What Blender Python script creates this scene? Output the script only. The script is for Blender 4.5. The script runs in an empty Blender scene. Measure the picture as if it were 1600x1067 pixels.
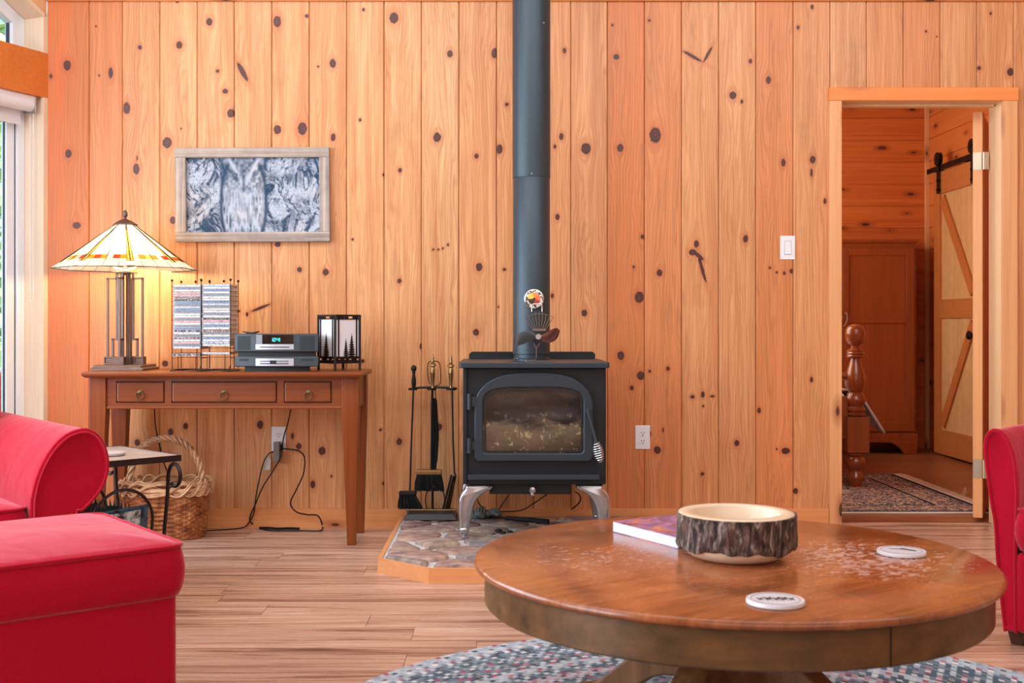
import bpy, bmesh, math, random
import numpy as np
from mathutils import Vector, Matrix
from math import sin, cos, pi, atan2, sqrt, radians

# ------------------------------------------------------------------ camera, world, lights
S = bpy.context.scene
C = S.collection
CZ = 0.987                      # eye height
F, X0, H0 = 1800.0, 785.0, 510.0
cam_d = bpy.data.cameras.new('camera'); cam = bpy.data.objects.new('camera', cam_d); C.objects.link(cam)
cam.location = (0, 0, CZ); cam.rotation_euler = (pi/2, 0, 0)
cam_d.sensor_width = 36; cam_d.lens = 36*F/1600
cam_d.shift_x = (800-X0)/1600; cam_d.shift_y = -(533.5-H0)/1600
cam_d.clip_start = 0.05
cam_d.dof.use_dof = True; cam_d.dof.focus_distance = 5.1; cam_d.dof.aperture_fstop = 6.0
S.camera = cam
S.view_settings.view_transform = 'Standard'; S.view_settings.look = 'None'
S.view_settings.gamma = 1; S.view_settings.use_curve_mapping = False
S.view_settings.exposure = 0.16

w = bpy.data.worlds.new('sky'); S.world = w; w.use_nodes = True
nt = w.node_tree; nt.nodes.clear()
sky = nt.nodes.new('ShaderNodeTexSky'); sky.sky_type = 'HOSEK_WILKIE'; sky.turbidity = 4; sky.ground_albedo = .4
sky.sun_direction = (-.5, -.5, .7)
bg = nt.nodes.new('ShaderNodeBackground'); bg.inputs[1].default_value = 7.0
ow = nt.nodes.new('ShaderNodeOutputWorld')
nt.links.new(sky.outputs[0], bg.inputs[0]); nt.links.new(bg.outputs[0], ow.inputs[0])

def area(name, loc, target, sx, sy, power, col):
    d = bpy.data.lights.new(name, 'AREA'); d.shape = 'RECTANGLE'; d.size = sx; d.size_y = sy
    d.energy = power; d.color = col
    o = bpy.data.objects.new(name, d); C.objects.link(o); o.location = loc
    o.rotation_euler = (Vector(target)-Vector(loc)).to_track_quat('-Z', 'Y').to_euler()
    return o
# daylight at the left windows, plus added rear and high fill lamps without openings
area('daylight_prow', (-2.95, 3.75, 1.55), (-1.95, 3.30, 1.45), 2.6, 2.3, 105, (.74, .88, 1.0))
area('daylight_side', (-3.55, 1.30, 1.6), (0.4, 3.5, 1.4), 2.8, 2.8, 150, (.78, .90, 1.0))
area('rear_fill', (0.8, -1.80, 2.3), (0.3, 5.6, 2.0), 5.0, 2.4, 42, (.92, .96, 1.0))  # added soft fill behind the eye; no window is built there
area('high_fill', (0.5, 2.7, 3.55), (0.7, 5.3, 1.9), 6.0, 1.4, 125, (.92, .95, 1.0))  # added under the ceiling to brighten the upper wall; no skylight there
sn = bpy.data.lights.new('sun', 'SUN'); sn.energy = 9; sn.angle = .02; so = bpy.data.objects.new('sun', sn); C.objects.link(so)
so.rotation_euler = Vector((-.5, .35, -.8)).to_track_quat('-Z', 'Y').to_euler()
area('bedroom_fill', (1.02, 7.6, 1.7), (3.4, 8.2, 1.3), 1.5, 1.5, 40, (1.0, .90, .78))  # added lamp that brightens the bedroom; no window built behind it

# ------------------------------------------------------------------ helpers
RM = {}                                     # world matrix of each thing's root
def at(px, py, Y):                          # point seen at a pixel, Y metres in front of the eye
    return Vector(((px-X0)/F*Y, Y, CZ-(py-H0)/F*Y))
def onz(px, py, z):                         # point seen at a pixel, at height z
    return at(px, py, (CZ-z)*F/(py-H0))
def props(o, label=None, cat=None, group=None, kind=None):
    if label: o['label'] = label
    if cat: o['category'] = cat
    if group: o['group'] = group
    if kind: o['kind'] = kind
    return o
def thing(name, label, cat, loc=(0, 0, 0), rotz=0.0, group=None, kind=None):
    o = bpy.data.objects.new(name, None); C.objects.link(o)
    o.location = loc; o.rotation_euler = (0, 0, rotz); o.empty_display_size = .1
    RM[o] = Matrix.Translation(Vector(loc)) @ Matrix.Rotation(rotz, 4, 'Z')
    return props(o, label, cat, group, kind)

class MB:
    def __init__(s): s.v = []; s.f = []; s.m = []
    def add(s, vs, fs, mi=0):
        b = len(s.v); s.v += [tuple(v) for v in vs]
        s.f += [tuple(b+i for i in f) for f in fs]; s.m += [mi]*len(fs); return s
    def box(s, x0, x1, y0, y1, z0, z1, mi=0, M=None):
        vs = [Vector((x, y, z)) for z in (z0, z1) for y in (y0, y1) for x in (x0, x1)]
        if M is not None: vs = [M @ v for v in vs]
        return s.add(vs, [(0, 2, 3, 1), (4, 5, 7, 6), (0, 1, 5, 4), (2, 6, 7, 3), (0, 4, 6, 2), (1, 3, 7, 5)], mi)
    def hexa(s, lo, hi, mi=0):               # two quads of four points each
        return s.add(list(lo)+list(hi), [(3, 2, 1, 0), (4, 5, 6, 7), (0, 1, 5, 4), (1, 2, 6, 5), (2, 3, 7, 6), (3, 0, 4, 7)], mi)
    def loft(s, secs, closed=True, cap=True, mi=0):
        n = len(secs[0]); vs = [p for q in secs for p in q]; fs = []
        for i in range(len(secs)-1):
            for j in range(n if closed else n-1):
                k = (j+1) % n
                fs.append((i*n+j, i*n+k, (i+1)*n+k, (i+1)*n+j))
        if cap and closed:
            fs.append(tuple(range(n-1, -1, -1))); fs.append(tuple((len(secs)-1)*n+j for j in range(n)))
        return s.add(vs, fs, mi)
    def tube(s, path, r, n=8, closed=False, mi=0, flat=1.0, up=None):
        P = [Vector(p) for p in path]; L = len(P)
        rs = r if hasattr(r, '__len__') else [r]*L
        secs = []; nrm = None
        for i in range(L):
            if closed: t = P[(i+1) % L]-P[i-1]
            else: t = P[min(i+1, L-1)]-P[max(i-1, 0)]
            if t.length < 1e-9: t = Vector((0, 0, 1))
            t.normalize()
            if up is not None: nrm = Vector(up)-t*Vector(up).dot(t)
            elif nrm is None:
                a = Vector((0, 0, 1)) if abs(t.z) < .9 else Vector((1, 0, 0)); nrm = a-t*a.dot(t)
            else: nrm = nrm-t*nrm.dot(t)
            nrm.normalize(); b = t.cross(nrm)
            secs.append([P[i]+(nrm*cos(2*pi*k/n)+b*sin(2*pi*k/n)*flat)*rs[i] for k in range(n)])
        if closed: secs.append(secs[0])
        return s.loft(secs, cap=not closed, mi=mi)
    def lathe(s, prof, c=(0, 0, 0), n=24, mi=0, M=None, cap=True):
        c = Vector(c); secs = []
        for r, z in prof:
            q = [Vector((r*cos(2*pi*k/n), r*sin(2*pi*k/n), z)) for k in range(n)]
            secs.append([(M @ p if M is not None else p)+c for p in q])
        return s.loft(secs, mi=mi, cap=cap)
    def prism(s, pts, fn, a, b, mi=0):       # outline (u,v) mapped by fn(u,v,w), w from a to b
        return s.loft([[fn(u, v, a) for u, v in pts], [fn(u, v, b) for u, v in pts]], mi=mi)
    def ring(s, out, inn, fn, a, b, mi=0):
        n = len(out)
        A = [fn(u, v, a) for u, v in out]; B = [fn(u, v, a) for u, v in inn]
        A2 = [fn(u, v, b) for u, v in out]; B2 = [fn(u, v, b) for u, v in inn]
        fs = []
        for j in range(n):
            k = (j+1) % n
            fs += [(j, k, n+k, n+j), (2*n+j, 3*n+j, 3*n+k, 2*n+k), (j, 2*n+j, 2*n+k, k), (n+j, n+k, 3*n+k, 3*n+j)]
        return s.add(A+B+A2+B2, fs, mi)
    def sphere(s, c, r, n=16, m=10, sc=(1, 1, 1), mi=0):
        secs = []
        for i in range(1, m):
            a = pi*i/m
            secs.append([Vector(c)+Vector((sc[0]*r*sin(a)*cos(2*pi*k/n), sc[1]*r*sin(a)*sin(2*pi*k/n), -sc[2]*r*cos(a))) for k in range(n)])
        b = len(s.v); s.loft(secs, mi=mi, cap=False)
        s.add([Vector(c)-Vector((0, 0, r*sc[2])), Vector(c)+Vector((0, 0, r*sc[2]))], [], mi); e = len(s.v)
        for k in range(n):
            s.f.append((b+(k+1) % n, b+k, e-2)); s.m.append(mi)
            q = b+(m-2)*n; s.f.append((q+k, q+(k+1) % n, e-1)); s.m.append(mi)
        return s
    def build(s, name, mats, parent=None, smooth=False, bevel=0, seg=2, local=False, root=None, sub=0, label=None, angle=35, kind=None):
        me = bpy.data.meshes.new(name); me.from_pydata([tuple(v) for v in s.v], [], s.f)
        if not isinstance(mats, (list, tuple)): mats = [mats]
        for m in mats: me.materials.append(m)
        me.polygons.foreach_set('material_index', s.m)
        bm = bmesh.new(); bm.from_mesh(me); bmesh.ops.recalc_face_normals(bm, faces=bm.faces); bm.to_mesh(me); bm.free()
        o = bpy.data.objects.new(name, me); C.objects.link(o)
        if parent is not None:
            o.parent = parent
            R = parent
            while R.parent is not None: R = R.parent
            if not local and R in RM: me.transform(RM[R].inverted())
        if smooth:
            me.polygons.foreach_set('use_smooth', [True]*len(me.polygons))
            if angle < 180: me.set_sharp_from_angle(angle=radians(angle))
        if bevel:
            b = o.modifiers.new('bevel', 'BEVEL'); b.width = bevel; b.segments = seg; b.limit_method = 'ANGLE'; b.angle_limit = radians(40)
        if sub:
            b = o.modifiers.new('sub', 'SUBSURF'); b.levels = sub; b.render_levels = sub
        me.update()
        return props(o, label, kind=kind)
def tree_copy(o, parent=None):
    c = o.copy(); C.objects.link(c); c.parent = parent
    for ch in list(o.children): tree_copy(ch, c)
    return c
def rrect(w, d, r, n=6, cx=0, cy=0):
    out = []
    for qx, qy, a0 in ((1, 1, 0), (-1, 1, pi/2), (-1, -1, pi), (1, -1, 3*pi/2)):
        for i in range(n+1):
            a = a0+pi/2*i/n
            out.append((cx+qx*(w/2-r)+r*cos(a), cy+qy*(d/2-r)+r*sin(a)))
    return out
def catmull(P, n=8, closed=False):
    P = [Vector(p) for p in P]; L = len(P); out = []
    for i in range(L if closed else L-1):
        if closed: a, b, c, d = P[i-1], P[i], P[(i+1) % L], P[(i+2) % L]
        else: a, b, c, d = P[max(i-1, 0)], P[i], P[i+1], P[min(i+2, L-1)]
        for k in range(n):
            t = k/n
            out.append(.5*((2*b)+(c-a)*t+(2*a-5*b+4*c-d)*t*t+(3*b-a-3*c+d)*t**3))
    if not closed: out.append(P[-1])
    return out

# ------------------------------------------------------------------ materials
def lin(c):
    return tuple((x/255/12.92 if x/255 <= .04045 else ((x/255+.055)/1.055)**2.4) for x in c)+(1,)
class N:
    """small node-graph writer"""
    def __init__(s, name):
        s.mat = bpy.data.materials.new(name); s.mat.use_nodes = True; s.t = s.mat.node_tree; s.t.nodes.clear()
        s.out = s.t.nodes.new('ShaderNodeOutputMaterial'); s.b = s.t.nodes.new('ShaderNodeBsdfPrincipled')
        s.t.links.new(s.b.outputs[0], s.out.inputs[0])
    def put(s, node, key, v):
        i = node.inputs[key]
        if isinstance(v, bpy.types.NodeSocket): s.t.links.new(v, i)
        elif v is not None: i.default_value = v
    def coord(s, k='Object'):
        return s.t.nodes.new('ShaderNodeTexCoord').outputs[k]
    def attr(s, name, k='Fac'):
        n = s.t.nodes.new('ShaderNodeAttribute'); n.attribute_name = name; return n.outputs[k]
    def math(s, op, a, b=None, c=None, clamp=False):
        n = s.t.nodes.new('ShaderNodeMath'); n.operation = op; n.use_clamp = clamp
        s.put(n, 0, a); s.put(n, 1, b)
        if c is not None: s.put(n, 2, c)
        return n.outputs[0]
    def sep(s, v):
        n = s.t.nodes.new('ShaderNodeSeparateXYZ'); s.put(n, 0, v); return n.outputs
    def comb(s, x=0.0, y=0.0, z=0.0):
        n = s.t.nodes.new('ShaderNodeCombineXYZ'); s.put(n, 0, x); s.put(n, 1, y); s.put(n, 2, z); return n.outputs[0]
    def map(s, v, scale=(1, 1, 1), loc=(0, 0, 0), rot=(0, 0, 0)):
        n = s.t.nodes.new('ShaderNodeMapping'); s.put(n, 0, v); n.inputs['Scale'].default_value = scale
        n.inputs['Location'].default_value = loc; n.inputs['Rotation'].default_value = rot; return n.outputs[0]
    def noise(s, v, scale=5, detail=3, rough=.5, dist=0.0, color=False):
        n = s.t.nodes.new('ShaderNodeTexNoise'); s.put(n, 'Vector', v); n.inputs['Scale'].default_value = scale
        n.inputs['Detail'].default_value = detail; n.inputs['Roughness'].default_value = rough; n.inputs['Distortion'].default_value = dist
        return n.outputs[1 if color else 0]
    def vor(s, v, scale=5, feature='F1', out=0, rand=1.0):
        n = s.t.nodes.new('ShaderNodeTexVoronoi'); n.feature = feature; s.put(n, 'Vector', v)
        n.inputs['Scale'].default_value = scale; n.inputs['Randomness'].default_value = rand; return n.outputs[out]
    def white(s, v):
        n = s.t.nodes.new('ShaderNodeTexWhiteNoise'); n.noise_dimensions = '3D'; s.put(n, 'Vector', v); return n.outputs
    def ramp(s, f, stops, interp='LINEAR'):
        n = s.t.nodes.new('ShaderNodeValToRGB'); n.color_ramp.interpolation = interp; s.put(n, 0, f)
        e = n.color_ramp.elements
        while len(e) < len(stops): e.new(.5)
        for i, (p, c) in enumerate(stops):
            e[i].position = p
        for i, (p, c) in enumerate(stops):
            e[i].color = lin(c) if len(c) == 3 else c
        return n.outputs[0]
    def mr(s, f, a, b, c=0.0, d=1.0):
        n = s.t.nodes.new('ShaderNodeMapRange'); s.put(n, 0, f)
        for i, x in enumerate((a, b, c, d)): n.inputs[i+1].default_value = x
        return n.outputs[0]
    def mix(s, f, a, b, mode='MIX'):
        n = s.t.nodes.new('ShaderNodeMix'); n.data_type = 'RGBA'; n.blend_type = mode
        s.put(n, 0, f)
        for k, x in ((6, a), (7, b)):
            if isinstance(x, tuple) and len(x) == 3: x = lin(x)
            s.put(n, k, x)
        return n.outputs[2]
    def bump(s, h, strength=.3, dist=.01):
        n = s.t.nodes.new('ShaderNodeBump'); s.put(n, 'Height', h); n.inputs['Strength'].default_value = strength
        n.inputs['Distance'].default_value = dist; s.t.links.new(n.outputs[0], s.b.inputs['Normal'])
    def set(s, **k):
        names = dict(col='Base Color', rough='Roughness', metal='Metallic', spec='Specular IOR Level', sheen='Sheen Weight',
                     coat='Coat Weight', trans='Transmission Weight', ecol='Emission Color', emit='Emission Strength', alpha='Alpha',
                     ior='IOR', crough='Coat Roughness', srough='Sheen Roughness', scol='Sheen Tint')
        for q, v in k.items():
            if isinstance(v, tuple) and len(v) == 3: v = lin(v)
            s.put(s.b, names[q], v)
        return s
def plain(name, col, rough=.5, metal=0.0, vary=.08, scale=30, bump=0, **k):
    n = N(name); nz = n.noise(n.coord(), scale, 3)
    c2 = tuple(max(0, x*(1-vary*2.2)) for x in col)
    n.set(col=n.mix(nz, col, c2), rough=rough, metal=metal, **k)
    if bump: n.bump(nz, bump, .002)
    return n.mat

WOODRAMP = [(0, (176, 102, 55)), (.35, (214, 140, 88)), (.6, (233, 166, 112)), (1, (246, 190, 140))]
def wood(name, dark, light, axis='Z', grain=70, rough=.45, knots=0.0, spec=.4, contrast=.5, coat=0.0, big=.35, mott=0.0, bump=.08):
    """grain running along AXIS"""
    n = N(name); co = n.coord()
    sc = {'X': (1.2, grain, grain), 'Y': (grain, 1.2, grain), 'Z': (grain, grain, 1.2)}[axis]
    sb = {'X': (.8, 9, 9), 'Y': (9, .8, 9), 'Z': (9, 9, .8)}[axis]
    g = n.noise(n.map(co, sc), 1.0, 3, .6, .4)
    b = n.noise(n.map(co, sb), 1.0, 2, .5, .8)
    f = n.math('ADD', n.math('MULTIPLY', g, contrast), n.math('MULTIPLY', b, big))
    f = n.math('ADD', f, .5-(contrast+big)/2)
    if mott: f = n.math('ADD', f, n.math('MULTIPLY', n.math('SUBTRACT', n.noise(co, 14, 4, .6), .5), mott))
    c = n.mix(n.mr(f, .25, .75), dark, light)
    if knots:
        ks = {'X': (2.4, 0, 5), 'Y': (0, 2.4, 5), 'Z': (5, 0, 2.0)}[axis]
        ox, oy, oz = n.sep(n.map(co, {'X': (2.0, 0, 5), 'Y': (0, 2.0, 5), 'Z': (5, 0, 1.8)}[axis]))
        k2d = n.comb(n.math('ADD', ox, oy), oz, 0.0)
        k2d = n.comb(n.math('ADD', n.math('ADD', ox, oy), n.math('MULTIPLY', n.noise(co, 40, 2), .03)), oz, 0.0)
        vn = n.t.nodes.new('ShaderNodeTexVoronoi'); vn.voronoi_dimensions = '2D'; n.put(vn, 'Vector', k2d); vn.inputs['Scale'].default_value = knots
        d = n.math('ADD', vn.outputs[0], n.math('MULTIPLY', n.math('FRACT', n.math('MULTIPLY', n.sep(vn.outputs[1])[0], 7.0)), .055))
        c = n.mix(n.mr(d, .08, .2, .6, 0), c, (140, 62, 26)); c = n.mix(n.mr(d, .062, .080, .9, 0), c, (70, 32, 22))
    n.set(col=c, rough=rough, spec=spec, coat=coat, crough=.15)
    if bump: n.bump(g, bump, .003)
    return n.mat
# ------------------------------------------------------------------ the setting
YW = 5.66; SW = F/YW
KN = '''107 240 5 7;120 352 6.5 5.5;105 102 6 8;79.5 119 2.5 4;173 114 3.5 9;155 118 1.5 2;150 41 1.5 2;218.6 74 3 3.5;280 70.5 5 6;277 3 2 2;198 169 5.5 9.5;261 223 7.5 8.5
213 264 5 8.5;214.5 247 1.5 5;283 201 1.5 2;270 344 5 6;327 34 5 6;340 111 3 3;352 142.5 4.5 4;361 177 6 7;433 34 6 9;479 25 3 3;433.5 202.5 6 7;472.5 201 7 10;434 382 5 4;520 99 5 7;497 104 2 2
568 15 2.5 3;562.5 187.5 2.5 3;520.5 214.5 4 6;551 374 2.2 2.2;599.5 273 2.5 2.5;615.5 28 7 8.5;703 84 4.5 5.5;773 83 5 8;792 163 3 3;683 214.5 6 7.5;625 266 3 4;744.5 244 3.5 4;780.5 233 5 7.5
677 390 2 2;685 390 2 2;692 388 2 2;700 382.5 2 2.5;882 79 3 4.5;877 213 3.5 5.5;867 229 2.5 3.5;871 339 3.5 5;915.5 232 7.5 9;957 39 2 2.5;963 89 4.5 4.5;969 231 5 6.5;1003.6 370 3 3.5
1024 211 9 12.5;1014.5 32 2.5 2.5;1172.5 95.5 3 4;1145 149 5.5 6;1159 158.6 2.5 3.5;1200.6 125 4 6;1224 254 3.5 6;1270 249.5 4.5 6;1269 11 2.5 4;1247 43 2.5 3.5;1289 314 2.5 5;1165 373 4 6
1447 49 1.8 2.5;1464 57 1.5 2;1530 106.5 3 3.5;1578.6 112.5 5 6.5;1548 21 1.8 3;1088 381 4 6;1082 394 6 5;509 425 5 5.5;624 439 3.5 4;748.6 417 5 6.5;788 421 3 2.5;744 519 5 5.5;658 541 2.5 5
778.6 479.5 1.5 2;567 564 3 3;594.5 671.5 2.5 2.5;624 690 4.5 5.5;598.6 755.5 2 2.5;686 667 5 5.5;503 704.5 5.5 6.5;913 489 4.5 5.5;970 555.6 5.5 7;998.8 464.5 7 9;1001 586.8 6 7;1015 580 2.5 2.5
1043.8 576 3 3.5;986.8 606 3.5 4;1030.6 426 4.5 5.5;1027 703 5.5 6;863 462 2.5 4;1082 620 3.5 3;1098 616.5 3 5;1098.7 634.5 2 2.5;1151.5 692.4 4 5;1186 641 3 4.5;1227.8 704.6 6.5 5;1268 593 2.5 4.5
1243 767 4 4.5;1213.7 701.5 1.5 2.5;1236.5 423.6 3 4;1225.5 426.8 2.3 3;1213.7 425.6 1.8 2.5;1203 418.5 2 2.5;1097.6 740.4 3 3;290 665.6 4 5;267 675 4 6;214.5 691.4 4.5 5.5;406.5 663.5 5 6.5;457 681 2.5 5
467 697.4 4.5 5;489 757 4 6.5;518 744 2 2.5;258 568 5 5;468 421 4 4;386 491 2 4;372.6 486 3 2;1268 270 2 7;1036 672 1.5 4;990 417 2 2.5;1113 619 4 2'''
knots = [tuple(float(t) for t in k.split())+(0.0,) for k in KN.replace('\n', ';').split(';') if k.strip()]
knots += [(379, 112, 4, 17, .5), (1082, 88, 2.6, 18, 1.05), (1106, 85, 2.2, 15, -.5), (1097, 420, 2.6, 24, .28), (407, 481, 2.2, 17, -1.2), (1016, 678, 1.3, 7, 0), (1092, 400, 3, 10, .9)]
bpx = [73, 139, 191, 249.5, 308, 366, 424.5, 483, 541.5, 600, 658.5, 717, 776, 834, 892, 949, 1007, 1065, 1123, 1181, 1239.5, 1297, 1354, 1411.5, 1469, 1526.5, 1584]
while (bpx[-1]-X0)/SW < 4.45: bpx.append(bpx[-1]+57.6)
TINT = [.95, .62, .35, .30, .25, .22, .30, .34, .26, .22, .12, .30, .26, .36, .30, .80, .62, .30, .22, .62, .34, .16, .42, .55, .30, .36, .40]
random.seed(4)
def build_wall_back():
    rng = random.Random(7)
    xs, dy, bi = [], [], []
    for i in range(len(bpx)-1):
        a, b = (bpx[i]-X0)/SW, (bpx[i+1]-X0)/SW
        far = bpx[i] > 1620
        cols = [a+.0032, a+.006] + list(np.linspace(a+.012, b-.012, 3 if far else 25)) + [b-.006, b-.0032]
        xs += [a+.0003]+cols+[b-.0003]; dy += [.014]+[0]*len(cols)+[.014]; bi += [i]*(len(cols)+2)
    xs, dy, bi = np.array(xs), np.array(dy), np.array(bi)
    zs = np.concatenate([np.arange(0, 2.60, .0065), np.arange(2.62, 3.75, .08)])
    X, Z = np.meshgrid(xs, zs); n, m = X.shape
    Y = YW+np.tile(dy, (n, 1)); B = np.tile(bi, (n, 1))
    kd = np.full(X.shape, 9.0); gx = X.copy()
    ed = np.array([(p-X0)/SW for p in bpx])
    for px, py, rx, ry, rot in knots:
        kx, kz = (px-X0)/SW, CZ-(py-H0)/SW; rx, rz = rx/SW*.90, ry/SW*.90
        dx, dz = X-kx, Z-kz; c, s = cos(rot), sin(rot)
        u, v = dx*c+dz*s, -dx*s+dz*c
        kb = np.searchsorted(ed, kx)-1; same = (B == kb)
        d = np.sqrt((u/rx)**2+(v/rz)**2); d = np.where(same, d, 9)
        kd = np.minimum(kd, d)
        a2 = (rx*1.9)**2
        gx -= np.where(same, dx*a2/(dx**2+(.42*dz)**2+a2*.35), 0)*.8
    rb = np.array([rng.random() for _ in bpx]); tn = np.array(TINT+[.4]*(len(bpx)-len(TINT)))
    idx = np.arange(n*m).reshape(n, m)
    q = np.stack([idx[:-1, :-1], idx[:-1, 1:], idx[1:, 1:], idx[1:, :-1]], -1)
    cx, cz = .5*(X[:-1, :-1]+X[1:, 1:]), .5*(Z[:-1, :-1]+Z[1:, 1:])
    hole = (cx > DX0) & (cx < DX1) & (cz < DZ)
    q = q[~hole].reshape(-1, 4)
    me = bpy.data.meshes.new('wall_back')
    me.vertices.add(n*m); me.vertices.foreach_set('co', np.stack([X, Y, Z], -1).astype(np.float32).ravel())
    me.loops.add(q.size); me.loops.foreach_set('vertex_index', q.ravel().astype(np.int32))
    me.polygons.add(len(q)); me.polygons.foreach_set('loop_start', np.arange(0, q.size, 4, dtype=np.int32))
    try: me.polygons.foreach_set('loop_total', np.full(len(q), 4, dtype=np.int32))
    except Exception: pass
    for nm, a in (('kd', kd), ('gx', gx), ('bid', rb[B]), ('tint', tn[B])):
        at_ = me.attributes.new(nm, 'FLOAT', 'POINT'); at_.data.foreach_set('value', a.astype(np.float32).ravel())
    me.update(calc_edges=True)
    o = bpy.data.objects.new('wall_back', me); C.objects.link(o)
    return o, me
def wall_material():
    n = N('knotty_pine_boards'); kd, gx, bid, tn = [n.attr(k) for k in ('kd', 'gx', 'bid', 'tint')]
    z = n.sep(n.coord())[2]; bo = n.math('MULTIPLY', bid, 37.0)
    fine = n.noise(n.comb(n.math('MULTIPLY', gx, 230), bo, n.math('MULTIPLY', z, 3.5)), 1, 3, .65)
    med = n.noise(n.comb(n.math('MULTIPLY', gx, 34), bo, n.math('MULTIPLY', z, 1.1)), 1, 2, .5, .5)
    big = n.noise(n.comb(n.math('MULTIPLY', gx, 7), bo, n.math('MULTIPLY', z, .9)), 1, 3, .6, .6)
    ph = n.math('ADD', n.math('MULTIPLY', gx, 420), n.math('MULTIPLY', big, 62))
    ring = n.math('MULTIPLY', n.math('ADD', n.math('SINE', ph), 1), .5)
    ring = n.math('POWER', ring, 2.5)
    c = n.ramp(tn, [(0, (232, 190, 138)), (.3, (238, 176, 122)), (.6, (230, 148, 96)), (1, (226, 112, 44))])
    c = n.mix(n.mr(big, .35, .7, 0, .45), c, (206, 146, 92))
    c = n.mix(n.mr(med, .35, .70, 0, .62), c, (198, 122, 68))
    c = n.mix(n.mr(fine, .35, .72, 0, .52), c, (166, 96, 48))
    c = n.mix(n.math('MULTIPLY', ring, n.mr(big, .3, .65, .04, .46)), c, (164, 92, 50))
    smg = n.noise(n.comb(n.math('MULTIPLY', gx, 5), bo, n.math('MULTIPLY', z, 2.2)), 1, 4, .65)
    c = n.mix(n.mr(smg, .58, .75, 0, .45), c, (158, 112, 66))
    wob = n.math('ADD', kd, n.math('MULTIPLY', n.math('SUBTRACT', n.noise(n.coord(), 90, 3), .5), .5))
    c = n.mix(n.mr(wob, 1.1, 2.8, .42, 0), c, (184, 84, 42))
    kc = n.ramp(n.math('DIVIDE', wob, 1.2), [(0, (118, 58, 40)), (.3, (70, 32, 26)), (.55, (98, 46, 34)), (.72, (40, 18, 18)), (1, (36, 16, 16))])
    c = n.mix(n.mr(wob, .92, 1.25, 1, 0), c, kc)
    n.set(col=c, rough=.42, spec=.4, coat=.10, crough=.38)
    n.bump(fine, .06, .002)
    return n.mat

pine = wood('pine_trim', (214, 146, 92), (242, 184, 132), 'Z', knots=1.0)
pine_h = wood('pine_trim_flat', (202, 122, 66), (238, 168, 110), 'X', knots=1.0)
pine_y = wood('pine_trim_deep', (206, 128, 74), (240, 172, 116), 'Y')
pine_red = wood('orange_pine', (196, 104, 44), (226, 136, 66), 'X', knots=.9)
pine_daylit = wood('daylit_pine', (216, 190, 160), (240, 222, 198), 'Z', contrast=.35)  # daylight glare on the window reveals is put into this pale colour
DX0, DX1, DZ = at(1306, 0, YW).x, at(1572, 0, YW).x, at(0, 152, YW).z

wo, wme = build_wall_back(); wme.materials.append(wall_material()); props(wo, kind='structure')

# floor of laminate planks
n = N('laminate_floor'); co = n.coord(); x, y, z = n.sep(co)
row = n.math('FLOOR', n.math('DIVIDE', n.math('ADD', y, .17), .158))
off = n.math('MULTIPLY', n.white(n.comb(row, 3.0, 0))[0], 1.3)
px_ = n.math('DIVIDE', n.math('ADD', x, off), 1.22)
pid = n.math('FLOOR', px_)
rnd = n.white(n.comb(row, pid, 7))[0]
st = n.noise(n.comb(n.math('MULTIPLY', x, 1.1), n.math('MULTIPLY', y, 19), n.math('MULTIPLY', rnd, 40)), 1, 4, .62, .8)
fn_ = n.noise(n.comb(n.math('MULTIPLY', x, 5), n.math('MULTIPLY', y, 150), n.math('MULTIPLY', rnd, 40)), 1, 3, .6)
f = n.math('ADD', n.math('MULTIPLY', st, .85), n.math('MULTIPLY', fn_, .15))
c = n.ramp(f, [(.28, (84, 54, 42)), (.38, (140, 98, 80)), (.48, (200, 156, 132)), (.70, (230, 196, 174))])
c = n.mix(n.mr(rnd, 0, 1, 0, .34), c, (150, 106, 92))
fy = n.math('FRACT', n.math('DIVIDE', n.math('ADD', y, .17), .158)); fx = n.math('FRACT', px_)
seam = n.math('MAXIMUM', n.math('LESS_THAN', fy, .02), n.math('LESS_THAN', fx, .0022))
c = n.mix(n.math('MULTIPLY', seam, .75), c, (70, 40, 30))
n.set(col=c, rough=n.mr(fn_, .3, .7, .24, .36), spec=.5)
m_floor = n.mat
MB().box(-4.1, 4.6, -2.1, 5.80, -.06, 0).build('floor', m_floor, kind='structure')
m_bfloor = wood('bedroom_floor_dark', (96, 50, 30), (172, 106, 70), 'X', grain=34, rough=.3, contrast=.8, mott=.3, bump=.02)  # darker, redder planks than the main floor
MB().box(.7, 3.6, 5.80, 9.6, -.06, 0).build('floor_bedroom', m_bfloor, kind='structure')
wall_plain = wood('interior_pine', (214, 160, 112), (240, 200, 156), 'Z', knots=1.0)
m_ceil = plain('ceiling_bounce', (240, 232, 222), .8)  # unseen ceiling, toned pale and neutral to weaken orange bounce light
MB().box(-4.1, 4.6, -2.1, 5.9, 3.7, 3.8).build('ceiling', m_ceil, kind='structure')
MB().box(4.45, 4.6, -2.1, 5.9, -.02, 3.72).build('wall_right', wall_plain, kind='structure')
MB().box(-4.1, 4.5, -2.1, -1.95, -.02, 3.72).build('wall_front', wall_plain, kind='structure')
MB().box(-4.1, -3.9, -2.1, 2.05, -.02, 3.72).build('wall_side', wall_plain, kind='structure')

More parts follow.
